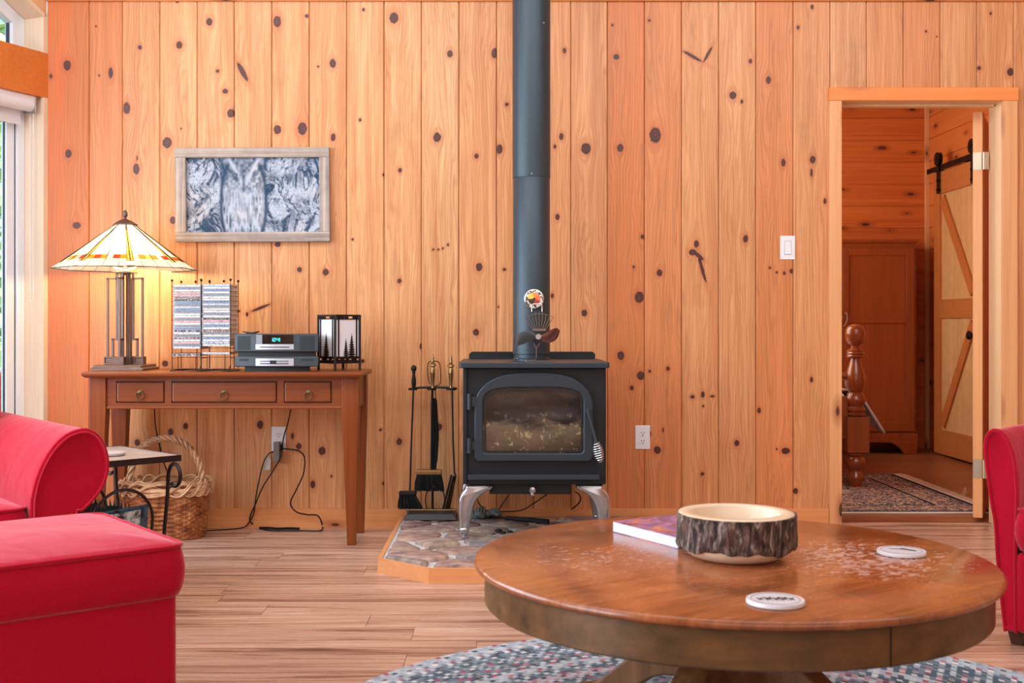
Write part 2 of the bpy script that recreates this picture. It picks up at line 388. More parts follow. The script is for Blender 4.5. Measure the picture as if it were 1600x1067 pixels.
# prow wall at the left with its glazing
CO = Vector((-2.239, YW, 0)); dS = Vector((-.4125, -.911, 0)); nO = Vector((-.911, .4125, 0))
def LW(s, o, z): return CO+dS*s+nO*o+Vector((0, 0, z))
def lbox(b, s0, s1, o0, o1, z0, z1, z2=None, z3=None, mi=0):
    """box along the prow wall; z2, z3: top height at s0 and at s1"""
    z2 = z1 if z2 is None else z2; z3 = z1 if z3 is None else z3
    lo = [LW(s0, o0, z0), LW(s1, o0, z0), LW(s1, o1, z0), LW(s0, o1, z0)]
    hi = [LW(s0, o0, z2), LW(s1, o0, z3), LW(s1, o1, z3), LW(s0, o1, z2)]
    return b.hexa(lo, hi, mi)
ztop = lambda s: 2.50+.51*(s-.025)
b = MB()
lbox(b, 0, 4.0, .0, .16, -.02, .10)
b.hexa([LW(0, 0, ztop(0)+.02), LW(2.2, 0, ztop(2.2)+.02), LW(2.2, .16, ztop(2.2)+.02), LW(0, .16, ztop(0)+.02)],
       [LW(0, 0, 3.72), LW(2.2, 0, 3.72), LW(2.2, .16, 3.72), LW(0, .16, 3.72)])
lbox(b, 2.2, 4.05, 0, .16, 2.327, 3.72)
lbox(b, 3.6, 4.05, 0, .16, .1, 2.33)
b.build('wall_left', wall_plain, kind='structure')
b = MB(); lbox(b, -.002, .026, -.006, .125, 0, 2.11); lbox(b, -.002, .026, -.006, .125, 2.325, 2.5, ztop(0)+.01, ztop(.026)+.01)
b.build('trim_1', pine_daylit, kind='structure', bevel=.001)
b = MB(); lbox(b, -.002, 3.6, -.008, .125, 2.108, 2.327); b.build('trim_2', pine_red, kind='structure', bevel=.002)
b = MB()
for o0, o1, t in ((-.008, .125, .022),):
    b.hexa([LW(.02, o0, ztop(.02)), LW(2.2, o0, ztop(2.2)), LW(2.2, o1, ztop(2.2)), LW(.02, o1, ztop(.02))],
           [LW(.02, o0, ztop(.02)+t), LW(2.2, o0, ztop(2.2)+t), LW(2.2, o1, ztop(2.2)+t), LW(.02, o1, ztop(.02)+t)])
b.build('trim_3', pine_daylit, kind='structure')
m_vinyl = plain('white_vinyl', (232, 238, 246), .35, vary=.01)
m_dark = plain('dark_gasket', (40, 44, 50), .5)
n = N('window_glass'); n.set(col=(235, 245, 250), rough=.0, trans=1.0, ior=1.02, spec=.3); m_glass = n.mat
wl = thing('window_1', None, None, LW(1, .12, 0), kind='structure')
b = MB()
lbox(b, .026, .072, .118, .17, .10, 2.108); lbox(b, .080, .128, .128, .165, .10, 2.108)
lbox(b, .026, 1.7, .118, .17, .10, .16); lbox(b, .026, 1.7, .118, .17, 2.04, 2.108); lbox(b, 1.62, 1.72, .118, .17, .1, 2.108); lbox(b, 1.72, 3.6, .118, .17, .1, .16); lbox(b, 1.72, 3.6, .118, .17, 2.04, 2.108)
lbox(b, 3.5, 3.6, .118, .17, .1, 2.1)
b.build('window_frame', m_vinyl, wl, bevel=.003)
b = MB(); lbox(b, .072, .080, .132, .15, .14, 2.06); lbox(b, .128, .131, .14, .15, .16, 2.04); b.build('gasket', m_dark, wl)
b = MB(); lbox(b, .10, 3.55, .148, .154, .13, 2.06); b.build('pane', m_glass, wl)
wt = thing('window_2', None, None, LW(1, .12, 2.33), kind='structure')
b = MB()
lbox(b, .026, .10, .118, .17, 2.327, 2.4, ztop(.026), ztop(.10)); lbox(b, .10, 2.2, .118, .17, 2.327, 2.36)
b.hexa([LW(.05, .118, ztop(.05)-.07), LW(2.2, .118, ztop(2.2)-.07), LW(2.2, .17, ztop(2.2)-.07), LW(.05, .17, ztop(.05)-.07)],
       [LW(.05, .118, ztop(.05)), LW(2.2, .118, ztop(2.2)), LW(2.2, .17, ztop(2.2)), LW(.05, .17, ztop(.05))])
b.build('window_frame', m_vinyl, wt, bevel=.003)
b = MB(); lbox(b, .10, .104, .14, .16, 2.36, 2.42, ztop(.1)-.07, ztop(.104)-.07); b.build('gasket', m_dark, wt)
b = MB(); b.hexa([LW(.09, .148, 2.35), LW(2.2, .148, 2.35), LW(2.2, .154, 2.35), LW(.09, .154, 2.35)],
                 [LW(.09, .148, ztop(.09)-.05), LW(2.2, .148, ztop(2.2)-.05), LW(2.2, .154, ztop(2.2)-.05), LW(.09, .154, ztop(.09)-.05)])
b.build('pane', m_glass, wt)

# baseboards, joint trim, door casing
xb = lambda p: (p-X0)/SW
MB().box(xb(73)+.01, xb(1294), YW-.016, YW+.004, -.002, .093).build('baseboard_back', pine_h, kind='structure', bevel=.002)
MB().box(xb(1588), 4.45, YW-.016, YW+.004, -.002, .093).build('baseboard_right', pine_h, kind='structure', bevel=.002)
MB().box(-2.24, 4.45, YW-.018, YW+.004, 2.583, 2.72).build('trim_4', pine_h, kind='structure', bevel=.003)
yc = YW-.022
MB().box(xb(1294.5), xb(1313.5), yc, YW+.004, -.001, at(0, 158, YW).z).build('trim_5', pine, kind='structure', bevel=.002)
MB().box(xb(1564.5), xb(1587), yc, YW+.004, -.001, at(0, 158, YW).z).build('trim_6', pine, kind='structure', bevel=.002)
m_head = wood('orange_header', (226, 124, 56), (244, 152, 84), 'X', knots=.7)
MB().box(xb(1294), xb(1588), yc-.004, YW+.004, at(0, 158.5, YW).z, at(0, 138, YW).z).build('trim_7', m_head, kind='structure', bevel=.002)
dL, dR, dT = xb(1312), xb(1565), at(0, 159, YW).z
b = MB(); b.box(dL-.02, dL, YW-.015, YW+.15, 0, dT+.02); b.box(dR, dR+.02, YW-.015, YW+.15, 0, dT+.02); b.box(dL, dR, YW-.015, YW+.15, dT, dT+.02)
b.box(dL, dL+.011, YW+.06, YW+.15, 0, dT); b.box(dL+.011, dR-.011, YW+.06, YW+.11, dT-.011, dT)
b.build('trim_8', wood('jamb_pine_lit', (230, 178, 128), (246, 212, 170), 'Z', contrast=.4), kind='structure', bevel=.0015)  # paler pine: window light falling on the jamb is in the colour

# bedroom shell
YB = 9.31; XR = 3.44
def board_wall(name, x0, x1, y0, y1, mat, axis):
    b = MB(); z = 0.0; k = 0
    while z < 3.0:
        z1 = min(z+.178, 3.0)
        if axis == 'X':
            b.box(x0, x1, y0, y0+.02, z+.005, z1-.005); b.box(x0, x1, y0+.010, y1, z, z1)
        else:
            b.box(x0, x0+.02, y0, y1, z+.005, z1-.005); b.box(x0+.010, x1, y0, y1, z, z1)
        z = z1
    return b.build(name, mat, kind='structure', bevel=.0)
bed_pine = wood('bedroom_pine', (190, 84, 30), (226, 126, 60), 'X', knots=1.0, grain=60, coat=.1, contrast=.7)  # same pine; dim light and orange bounce are in both bedroom colours
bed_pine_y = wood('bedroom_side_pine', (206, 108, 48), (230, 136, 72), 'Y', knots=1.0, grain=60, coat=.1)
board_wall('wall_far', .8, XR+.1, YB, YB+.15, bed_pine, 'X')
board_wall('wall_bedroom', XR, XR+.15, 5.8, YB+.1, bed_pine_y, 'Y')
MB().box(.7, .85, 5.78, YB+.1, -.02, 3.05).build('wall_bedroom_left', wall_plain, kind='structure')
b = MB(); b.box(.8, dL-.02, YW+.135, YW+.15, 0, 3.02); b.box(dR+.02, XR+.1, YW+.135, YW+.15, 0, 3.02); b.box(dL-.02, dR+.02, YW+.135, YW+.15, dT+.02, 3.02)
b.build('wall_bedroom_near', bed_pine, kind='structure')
MB().box(.7, XR+.15, 5.79, YB+.12, 3.0, 3.08).build('ceiling_bedroom', m_ceil, kind='structure')
MB().box(XR-.03, XR, YB-.03, YB, 0, 3.0).build('trim_9', pine, kind='structure', bevel=.002)
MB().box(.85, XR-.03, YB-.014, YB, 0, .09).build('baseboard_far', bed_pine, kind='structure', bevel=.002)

# hinged door, open into the bedroom
m_doorp = wood('door_pine', (222, 150, 92), (242, 182, 126), 'Z', contrast=.45)
Yh = 5.80; hx = at(1535, 0, Yh).x
ddir = Vector((sin(radians(27)), cos(radians(27)), 0)); dn = Vector((ddir.y, -ddir.x, 0))
hp = Vector((hx, Yh, 0))
dr = thing('door_1', None, None, tuple(hp), kind='structure')
def dbox(b, a0, a1, t0, t1, z0, z1, mi=0):
    q = lambda a, t, z: hp+ddir*a+dn*t+Vector((0, 0, z))
    return b.hexa([q(a0, t0, z0), q(a1, t0, z0), q(a1, t1, z0), q(a0, t1, z0)], [q(a0, t0, z1), q(a1, t0, z1), q(a1, t1, z1), q(a0, t1, z1)], mi)
dtop = at(0, 174, Yh).z
b = MB(); dbox(b, 0, .76, -.045, 0, .022, dtop); b.build('door_leaf', m_doorp, dr, bevel=.002)
m_steel = plain('satin_nickel', (205, 196, 172), .32, .9, vary=.03)
for y0, y1 in ((238, 265), (718, 747)):
    b = MB(); z0, z1 = at(0, y1, Yh).z, at(0, y0, Yh).z
    dbox(b, -.003, .001, -.044, -.004, z0, z1); b.lathe([(.006, z0), (.006, z1)], (hp.x-.0+.004, hp.y-.006, 0), 10)
    b.box(hx+.006, hx+.028, Yh-.012, Yh-.008, z0, z1)
    b.build('hinge', m_steel, dr)

# barn door on its rail
XD = 3.345
bd = thing('door_2', None, None, (XD, 8.5, .015), kind='structure')
yA, yZ = 8.06, 8.93; zt = 2.17
m_bd = wood('barn_door_boards', (198, 146, 92), (226, 178, 124), 'Z', contrast=.5, mott=.5)
m_bf = wood('barn_door_frame', (176, 96, 46), (206, 124, 66), 'Z', contrast=.5, mott=.4)
m_bh = wood('barn_door_rails', (176, 100, 50), (206, 128, 70), 'Y', contrast=.5, mott=.4)
b = MB(); y = yA
while y < yZ-.01:
    y1 = min(y+.097, yZ); b.box(XD+.02, XD+.04, y+.001, y1-.001, .02, zt-.01); y = y1
b.build('board_panel', m_bd, bd, bevel=.003)
for ya, yb in ((yA, yA+.11), (yZ-.11, yZ)): MB().box(XD, XD+.02, ya, yb, .015, zt).build('stile', m_bf, bd, bevel=.002)
for za, zb in ((.015, .20), (1.05, 1.19), (zt-.17, zt)): MB().box(XD, XD+.02, yA+.111, yZ-.111, za, zb).build('cross_rail', m_bh, bd, bevel=.002)
def brace(y0, z0, y1, z1):
    d = Vector((0, y1-y0, z1-z0)).normalized(); p = Vector((0, -d.z, d.y))*.045
    A, B_ = Vector((XD+.002, y0, z0)), Vector((XD+.002, y1, z1)); t = Vector((.018, 0, 0))
    MB().hexa([A-p, B_-p, B_+p, A+p], [A-p+t, B_-p+t, B_+p+t, A+p+t]).build('brace', m_bf, bd, bevel=.002)
brace(yZ-.15, zt-.21, yA+.15, 1.23); brace(yZ-.15, .24, yA+.15, 1.01)
m_iron = plain('black_iron', (26, 26, 30), .45, .6, vary=.05)
kz = at(0, 524, 8.12).z
kn = MB(); Mx = Matrix.Rotation(-pi/2, 4, 'Y')
kn.lathe([(.028, 0), (.03, .006), (.012, .012), (.011, .035), (.028, .045), (.033, .058), (.026, .07), (.0, .073)], (XD, 8.115, kz), 20, M=Mx)
kn.build('knob', m_iron, bd, smooth=True)
rl = thing('trim_10', None, None, (XD-.02, 8.3, 2.2), kind='structure')
MB().box(XD-.012, XD-.004, 7.2, 9.05, 2.178, 2.218).build('rail', m_iron, rl, bevel=.001)
for y in (8.98, 8.4, 7.8): MB().tube([(XD-.012, y, 2.198), (XR, y, 2.198)], .012, 10).build('standoff', m_iron, rl)
for yy in (8.80, 8.16):
    b = MB(); b.box(XD-.022, XD-.016, yy-.02, yy+.02, 2.00, 2.27); b.tube([(XD-.030, yy, 2.265), (XD-.0, yy, 2.265)], .052, 20)
    b.tube([(XD-.034, yy, 2.265), (XD-.028, yy, 2.265)], .02, 12)
    for zz in (2.03, 2.10): b.tube([(XD-.03, yy, zz), (XD, yy, zz)], .009, 8)
    b.build('hanger', m_iron, bd)

# outdoors beyond the glazing
m_grass = plain('lawn', (120, 150, 70), .9, vary=.2, scale=6)
MB().box(-26, -3.95, 2.2, 30, -.4, -.3).build('ground', m_grass, kind='structure')
n = N('leaves'); n.set(col=n.mix(n.noise(n.coord(), 3), (206, 222, 160), (120, 160, 90)), rough=.6, spec=.3); m_leaf = n.mat
m_bark = plain('tree_bark', (92, 78, 66), .9, vary=.25, scale=20)
def leafy_tree(name, label, x, y, h, r, seed, nl):
    rng = random.Random(seed); t = thing(name, label, 'tree', (x, y, -.3), group='trees outside the window')
    MB().tube([(x, y, -.32), (x+.1, y, h*.4), (x-.05, y+.1, h*.95)], [.16, .12, .03], 10).build('trunk', m_bark, t, smooth=True)
    b = MB()
    for i in range(nl):
        zz = h*(.12+.9*rng.random()); rr = r*sqrt(rng.random())*(1.15-.5*zz/h); a = rng.random()*2*pi
        c = Vector((x+rr*cos(a), y+rr*sin(a), zz)); u = Vector((rng.gauss(0, 1), rng.gauss(0, 1), rng.gauss(0, .6))).normalized()
        v = u.orthogonal().normalized(); s = .07+.06*rng.random()
        b.add([c-u*s, c+v*s*.45, c+u*s, c-v*s*.45], [(0, 1, 2, 3)])
    b.build('foliage', m_leaf, t)
leafy_tree('leafy_tree', 'leafy green tree close outside the window at the far left', -5.0, 9.6, 5.2, 1.15, 3, 3800)
leafy_tree('leafy_tree', 'taller leafy tree farther from the window, behind the nearer tree', -7.4, 14.5, 8.5, 2.2, 5, 5200)
# ------------------------------------------------------------------ hearth pad and wood stove
def pl(Y): return lambda u, v, w: at(u, v, Y)+Vector((0, w, 0))
ZH = .062
hx0, hx1 = -.500, .746; hc = [(hx0, YW-.018), (hx0, 4.614), (-.283, 4.42), (.529, 4.42), (hx1, 4.614), (hx1, YW-.018)]
hearth = thing('stone_hearth', 'low flagstone hearth pad with pale pine edging under the wood stove', 'hearth', (.123, 5.0, 0))
m_edge = wood('hearth_edging', (214, 134, 78), (238, 176, 122), 'X', contrast=.3)
m_mortar = plain('mortar', (236, 238, 238), .95, vary=.14, scale=60, bump=.5)
def inset(poly, d):
    out = []; L = len(poly)
    for i in range(L):
        p0, p1, p2 = Vector(poly[i-1]), Vector(poly[i]), Vector(poly[(i+1) % L])
        a, b = (p1-p0).normalized(), (p2-p1).normalized()
        na, nb = Vector((-a.y, a.x)), Vector((-b.y, b.x)); k = 1+na.dot(nb)
        q = p1+(na+nb)/k*d; out.append((q.x, q.y))
    return out
inn = inset(hc, .018)
flat = lambda u, v, w: Vector((u, v, w))
MB().prism([(p[0], p[1]) for p in inn], flat, .0, ZH-.008).build('mortar_bed', m_mortar, hearth)
b = MB(); L = len(hc)
for i in range(L-1):
    a, c = hc[i], hc[i+1]; a2, c2 = inn[i], inn[i+1]
    b.hexa([Vector((*a, 0)), Vector((*c, 0)), Vector((*c2, 0)), Vector((*a2, 0))], [Vector((*a, ZH-.004)), Vector((*c, ZH-.004)), Vector((*c2, ZH-.004)), Vector((*a2, ZH-.004))])
b.build('wood_edging', m_edge, hearth)
def clip(poly, p, nrm):
    out = []
    for i in range(len(poly)):
        a, c = poly[i], poly[(i+1) % len(poly)]
        da, dc = (a-p).dot(nrm), (c-p).dot(nrm)
        if da <= 0: out.append(a)
        if da*dc < 0: out.append(a+(c-a)*(da/(da-dc)))
    return out
rng = random.Random(12); seeds = []
for j in range(8):
    for i in range(6):
        seeds.append(Vector((hx0+.10+(i+.5*(j % 2)+rng.uniform(-.24, .24))*.232, 4.50+j*.150+rng.uniform(-.03, .03))))
b = MB(); cols = []
for s in seeds:
    poly = [Vector(p) for p in inn]
    for t in seeds:
        if t is not s and (t-s).length < .7: poly = clip(poly, (s+t)/2, (t-s).normalized()) if poly else []
    if len(poly) < 3: continue
    c = sum(poly, Vector((0, 0)))/len(poly)
    if min((p-c).length for p in poly) < .02: continue
    # rounded, irregular outline
    dense = []
    for i in range(len(poly)):
        a, q = poly[i], poly[(i+1) % len(poly)]
        for k in range(6): dense.append(a+(q-a)*k/6)
    sm = dense
    for _ in range(2): sm = [(sm[i-1]+sm[i]*2+sm[(i+1) % len(sm)])/4 for i in range(len(sm))]
    sm = [p+(c-p).normalized()*(.014+rng.uniform(0, .005)) for p in sm]
    h = ZH+rng.uniform(.0, .009); k0 = len(b.f)
    secs = [[Vector((p.x, p.y, ZH-.02)) for p in sm], [Vector((p.x, p.y, h-.005)) for p in sm],
            [Vector((*(p+(c-p).normalized()*.006), h)) for p in sm], [Vector((*(p+(c-p)*.5), h+.002+rng.uniform(-.001, .002))) for p in sm]]
    b.loft(secs); cols += [(rng.random(), rng.random())]*(len(b.f)-k0)
n = N('flagstone'); sc_ = n.attr('stone'); co = n.coord()
nz = n.noise(co, 14, 5, .65); nz2 = n.noise(n.map(co, (3, 14, 3)), 3, 4, .6)
c = n.ramp(sc_, [(0, (124, 100, 104)), (.25, (168, 132, 124)), (.5, (112, 106, 114)), (.7, (186, 160, 138)), (1, (140, 116, 126))])
c = n.mix(n.mr(nz, .42, .7, 0, .8), c, (206, 178, 148)); c = n.mix(n.mr(nz2, .5, .72, 0, .75), c, (66, 56, 60))
n.set(col=c, rough=.7, spec=.4); n.bump(nz, .6, .012); m_stone = n.mat
st = b.build('stones', m_stone, hearth, smooth=True, angle=50, kind=None)
a_ = st.data.attributes.new('stone', 'FLOAT', 'FACE'); a_.data.foreach_set('value', [q[0] for q in cols])

ZF = 4.99                                # front face of the stove body
stove = thing('wood_stove', 'black cast-iron wood stove with arched glass door on silver legs', 'wood stove', (.123, 5.2, ZH))
m_st = plain('stove_paint', (24, 30, 36), .42, .25, vary=.04, scale=200, bump=.05)
m_st2 = plain('stove_plate', (46, 55, 63), .40, .2, vary=.04, scale=200, bump=.05)
m_blk = plain('matt_black', (14, 14, 16), .6, vary=.05)
m_sil = plain('polished_nickel', (196, 196, 200), .22, .9, vary=.04)
sx0, sx1 = at(724, 0, ZF).x, at(947, 0, ZF).x; zb, ztp = at(0, 757, ZF).z, at(0, 574.5, ZF).z
MB().box(sx0, sx1, ZF, 5.45, zb, ztp).build('firebox', m_st, stove, bevel=.006)
MB().box(sx0-.002, sx0+.018, ZF-.012, 5.46, zb+.002, ztp-.002).build('side_shield', m_st, stove, bevel=.004)
zt1 = at(0, 566, 4.93).z
xa, xb2 = at(717, 0, 4.93).x, at(952.5, 0, 4.93).x
MB().prism([(p[0], p[1]) for p in rrect(xb2-xa, .56, .012, 4, (xa+xb2)/2, 4.93+.28)], flat, ztp, zt1).build('top_plate', m_st2, stove, bevel=.004)
b = MB(); Yb = 5.46
q = [at(733, 566, Yb), at(930, 566, Yb)]
b.prism([(q[0].x, zt1-.02), (q[1].x, zt1-.02), (q[1].x, zt1+.022), (q[1].x-.012, zt1+.034), (q[0].x+.012, zt1+.034), (q[0].x, zt1+.022)], lambda u, v, w: Vector((u, w, v)), Yb, Yb+.006)
b.build('rear_shield', m_st, stove)
def arch(l, r, bot, sh, top, rad=6, n=22, flatn=2.2):
    pts = []
    for i in range(7): a = pi+pi/2*i/6; pts.append((l+rad+rad*cos(a), bot-rad-rad*sin(a)))
    for i in range(7): a = 1.5*pi+pi/2*i/6; pts.append((r-rad+rad*cos(a), bot-rad-rad*sin(a)))
    cx, hw = (l+r)/2, (r-l)/2
    for i in range(n+1):
        t = pi*i/n; c_, s_ = cos(t), sin(t)
        x = cx+hw*(abs(c_)**(2/flatn))*(1 if c_ >= 0 else -1); y = sh-(sh-top)*(abs(s_)**(2/flatn*1.25))
        pts.append((x, y))
    return pts
ZD = ZF-.03; g = pl(ZD)
door = MB().ring(arch(741, 927, 721, 636, 581, 8, flatn=2.6), arch(755, 911.5, 708, 633, 605.5, 5, flatn=4.2), g, 0, .035).build('stove_door', m_st2, stove, smooth=True, bevel=.006, seg=3)
n = N('sooty_glass'); co = n.coord(); X_, Y_, Z_ = n.sep(co)
zz = n.mr(Z_, .44-ZH, .70-ZH, 0, 1); dist = n.noise(n.map(co, (3, 1, 5)), 2.2, 4, .6, .5)
sp = n.noise(n.map(co, (1, 1, .8)), 26, 5, .7)
lv = n.math('ADD', zz, n.math('MULTIPLY', n.math('SUBTRACT', dist, .5), .9))
c = n.ramp(lv, [(.0, (64, 52, 40)), (.45, (104, 88, 70)), (.62, (46, 41, 38)), (.78, (14, 14, 18)), (.95, (48, 44, 40))])
c = n.mix(n.mr(sp, .56, .68, 0, .8), c, n.mix(n.mr(zz, .4, .7), (186, 164, 124), (50, 46, 42)))
n.set(col=c, rough=.12, spec=.6, coat=.6, crough=.04); m_soot = n.mat
MB().prism(arch(753, 913.5, 709.5, 632, 604, 5, flatn=4.2), pl(ZD), .012, .018).build('glass', m_soot, door)
b = MB().ring(arch(756.5, 910, 706.5, 632.5, 607.5, 4, flatn=4.2), arch(759, 907.5, 704.5, 633, 610, 4, flatn=4.2), pl(ZD), .006, .014)
b.build('glass_gasket', m_blk, door)
for y0, y1 in ((615, 640), (685, 708)):
    b = MB(); b.tube([at(733.5, y1, ZD-.004), at(733.5, y0, ZD-.004)], .0105, 12)
    b.hexa([at(733, y1-5, ZD-.002), at(744, y1-5, ZD-.002), at(744, y1-5, ZD+.02), at(733, y1-5, ZD+.02)], [at(733, y0+5, ZD-.002), at(744, y0+5, ZD-.002), at(744, y0+5, ZD+.02), at(733, y0+5, ZD+.02)])
    b.build('hinge', m_st2, stove, smooth=True)
b = MB(); A, B_ = at(918, 641, ZD-.03), at(932, 692, ZD-.045)
b.tube([at(918, 641, ZD+.01), at(918, 641, ZD-.028)], .011, 12); b.tube([A, B_], .0065, 10)
hd = b.build('door_handle', m_st2, stove, smooth=True)
b = MB(); path = []; rr = []
A, B_ = at(931.5, 690, ZD-.045), at(938, 722, ZD-.045); ax = (B_-A).normalized(); u = ax.orthogonal().normalized(); v = ax.cross(u)
for i in range(161):
    t = i/160; a = t*2*pi*9; r = .008+.013*sin(pi*min(1, t*1.02))**.8
    path.append(A+(B_-A)*t+(u*cos(a)+v*sin(a))*r)
b.tube(path, .0028, 6); b.build('spring_grip', m_sil, hd, smooth=True)
zl = at(0, 743, ZF-.05).z
b = MB(); b.box(at(731, 0, ZF-.05).x, at(937, 0, ZF-.05).x, ZF-.05, ZF+.01, zl-.006, zl); b.box(at(731, 0, ZF-.05).x, at(937, 0, ZF-.05).x, ZF-.052, ZF-.046, zl-.018, zl+.002)
b.build('ash_lip', m_st2, stove, bevel=.002)
MB().box(at(765, 0, 5.05).x, at(893, 0, 5.05).x, 5.03, 5.36, at(0, 771, 5.05).z, zb+.002).build('ash_pan', m_blk, stove, bevel=.003)
b = MB(); k = at(832, 765, 5.0); b.lathe([(.008, 0), (.008, .02), (.014, .026), (.016, .034), (.012, .042), (0, .045)], k+Vector((0, .03, 0)), 14, M=Matrix.Rotation(pi/2, 4, 'X'))
b.lathe([(0, -.03), (.008, -.026), (.009, -.012), (.005, -.004), (.008, .0)], k+Vector((0, .0, 0)), 12)
b.build('ash_knob', m_sil, stove, smooth=True)
LEG = [(731, 757.5), (768, 757.5), (768, 766), (758, 770), (747, 779), (740, 793), (735.5, 815), (731.5, 833), (718, 833), (717, 815), (715.5, 797), (716, 783), (720, 771), (726, 764)]
def stove_leg(sx, yy):
    b = MB(); P = [at(x, y, 4.99) for x, y in LEG]; cm = at(835.3, 0, 4.99).x; q = [(cm+sx*abs(p.x-cm), p.z) for p in P]
    q = [(v.x, v.z) for v in catmull([Vector((x, 0, z)) for x, z in q], 3, True)]
    ar_ = sum(q[i-1][0]*q[i][1]-q[i][0]*q[i-1][1] for i in range(len(q))); sg = 1 if ar_ > 0 else -1
    secs = []
    for w_, d_ in ((-.030, .0115), (-.0275, .0070), (-.022, .0032), (-.012, .0008), (0, 0), (.012, .0008), (.022, .0032), (.0275, .0070), (.030, .0115)):
        secs.append([Vector((u, yy+w_*(.6 if v < .15 else 1), v)) for u, v in inset(q, d_*sg)])
    b.loft(secs)
    xf = cm+sx*abs(at(724.5, 0, 4.99).x-cm)
    b.lathe([(.016, ZH+.006), (.018, ZH+.012), (.024, ZH+.040), (.022, ZH+.046), (.012, ZH+.055)], (xf, yy, 0), 16)
    b.build('leg', m_sil, stove, smooth=True, angle=60)
for yy in (5.03, 5.40):
    for sx in (-1, 1): stove_leg(sx, yy)

pipe = thing('stove_pipe', 'black stove pipe rising from the wood stove up the pine wall', 'stove pipe', (.131, 5.2, zt1))
m_pipe = plain('pipe_steel', (56, 70, 80), .42, .35, vary=.05, scale=40)
zj = at(0, 275, 5.12).z
MB().lathe([(.083, zt1), (.083, zt1+.008), (.079, zt1+.012), (.079, zt1+.028), (.0838, zt1+.030), (.0838, zj), (.0832, zj+.001)], (.131, 5.2, 0), 64).build('pipe_section', m_pipe, pipe, smooth=True)
MB().lathe([(.0846, zj-.001), (.0856, zj), (.0856, 3.70)], (.131, 5.2, 0), 64).build('pipe_section', m_pipe, pipe, smooth=True)
for px, py in ((831, 271), (809, 560), (850, 34)):
    b = MB()
    a = math.asin(max(-.99, min(.99, (at(px, py, 5.12).x-.131)/.085)))
    b.sphere((.131+.0855*sin(a), 5.2-.0855*cos(a), at(0, py, 5.115).z), .0035, 8, 6)
    b.build('screw', m_sil, pipe, smooth=True)

tm = thing('pipe_thermometer', 'round magnetic stove thermometer with coloured dial on the stove pipe', 'thermometer', tuple(at(834.5, 467, 5.11)))
k = at(834.5, 467, 5.108); My = Matrix.Rotation(pi/2, 4, 'X')
MB().lathe([(.036, -.001), (.044, .003), (.044, .008), (.041, .010)], k+Vector((0, .006, 0)), 32, M=My).build('bezel', m_sil, tm, smooth=True)
n = N('thermometer_dial'); co = n.coord(); cx_, cy_, cz_ = n.sep(co); an = n.math('DIVIDE', n.math('ARCTAN2', cx_, cz_), 6.2832)
sp = n.vor(co, 130); rad = n.math('SQRT', n.math('ADD', n.math('MULTIPLY', cx_, cx_), n.math('MULTIPLY', cz_, cz_)))
c = n.ramp(n.math('ADD', an, .5), [(0, (60, 40, 30)), (.25, (235, 190, 50)), (.45, (240, 130, 30)), (.62, (220, 90, 40)), (.8, (170, 60, 50))], 'CONSTANT')
c = n.mix(n.math('GREATER_THAN', rad, .027), c, n.mix(n.math('GREATER_THAN', sp, .62), (200, 195, 180), (54, 50, 50)))
c = n.mix(n.math('LESS_THAN', rad, .006), c, (30, 25, 25))
n.set(col=c, rough=.2, coat=.7); MB().lathe([(.0, .0), (.041, .0), (.041, .0035), (0, .005)], k+Vector((0, -.003, 0)), 32, M=My).build('dial', n.mat, tm, smooth=True)

fan = thing('stove_fan', 'small heat-powered stove fan with dark and copper blades on the stove top', 'fan', tuple(at(838, 562, 5.05)))
m_fan = plain('fan_metal', (128, 116, 108), .35, .7, vary=.05); m_cop = plain('copper_blade', (150, 104, 96), .22, .9, vary=.05); m_fd = plain('dark_blade', (10, 10, 14), .35, .0, vary=.05)
Zf = 5.05; zt_ = zt1
b = MB(); base = at(838, 0, Zf); bx = base.x
b.prism(rrect(.12, .035, .008, 3, bx+.01, Zf), flat, zt_, zt_+.004)
b.tube([(bx-.045, Zf-.01, zt_+.006), (bx-.01, Zf, zt_+.006), (bx, Zf, zt_+.014), (bx, Zf, at(0, 545, Zf).z), at(834, 536, Zf)], .0022, 6)
b.tube([(bx, Zf, at(0, 545, Zf).z), at(843, 536, Zf)], .0022, 6)
b.build('wire_stand', m_fan, fan, smooth=True)
hub = at(841, 526, Zf)
b = MB(); b.lathe([(0, .0), (.012, .002), (.016, .012), (.016, .035), (.012, .045)], hub+Vector((0, .02, 0)), 18, M=My); b.build('motor_hub', m_sil, fan, smooth=True)
def blade(P, mat, tw):
    top = [at(x, y, Zf-.02) for x, y in P[0]]; bot = [at(x, y, Zf-.02) for x, y in P[1]]
    top = catmull(top, 4); bot = catmull(bot, 4); secs = []
    for i, (a, c) in enumerate(zip(top, bot)):
        t = i/(len(top)-1); d = Vector((0, tw*(.3+t), 0)); m_ = (a+c)/2
        secs.append([a+d, m_+Vector((0, -.004, 0)), c-d, m_+Vector((0, .001, 0))])
    MB().loft(secs).build('blade', mat, fan, smooth=True, angle=60)
blade(([(836, 521), (826, 517), (814, 519), (806, 525), (803.5, 532)], [(838, 532), (829, 532.5), (819, 537), (810, 539.5), (804.5, 538)]), m_fd, .008)
blade(([(846, 524), (855, 519), (863, 514), (870, 512.5), (874.5, 516)], [(846, 534), (856, 535.5), (864, 534), (871, 528), (874.5, 519)]), m_cop, -.008)
b = MB()
for i in range(9):
    t = (i-4)/4; x0, x1 = 842.5+t*10, 842.5+t*22; y1 = 487+abs(t)**2*11 if abs(t) < .9 else 497
    b.tube([at(x0, 515, Zf+.01), at((x0+x1)/2+t*2, 502, Zf+.01), at(x1, y1, Zf+.01)], .0016, 6)
b.box(at(832, 0, Zf).x, at(853, 0, Zf).x, Zf-.01, Zf+.03, at(0, 517, Zf).z, at(0, 513.5, Zf).z)
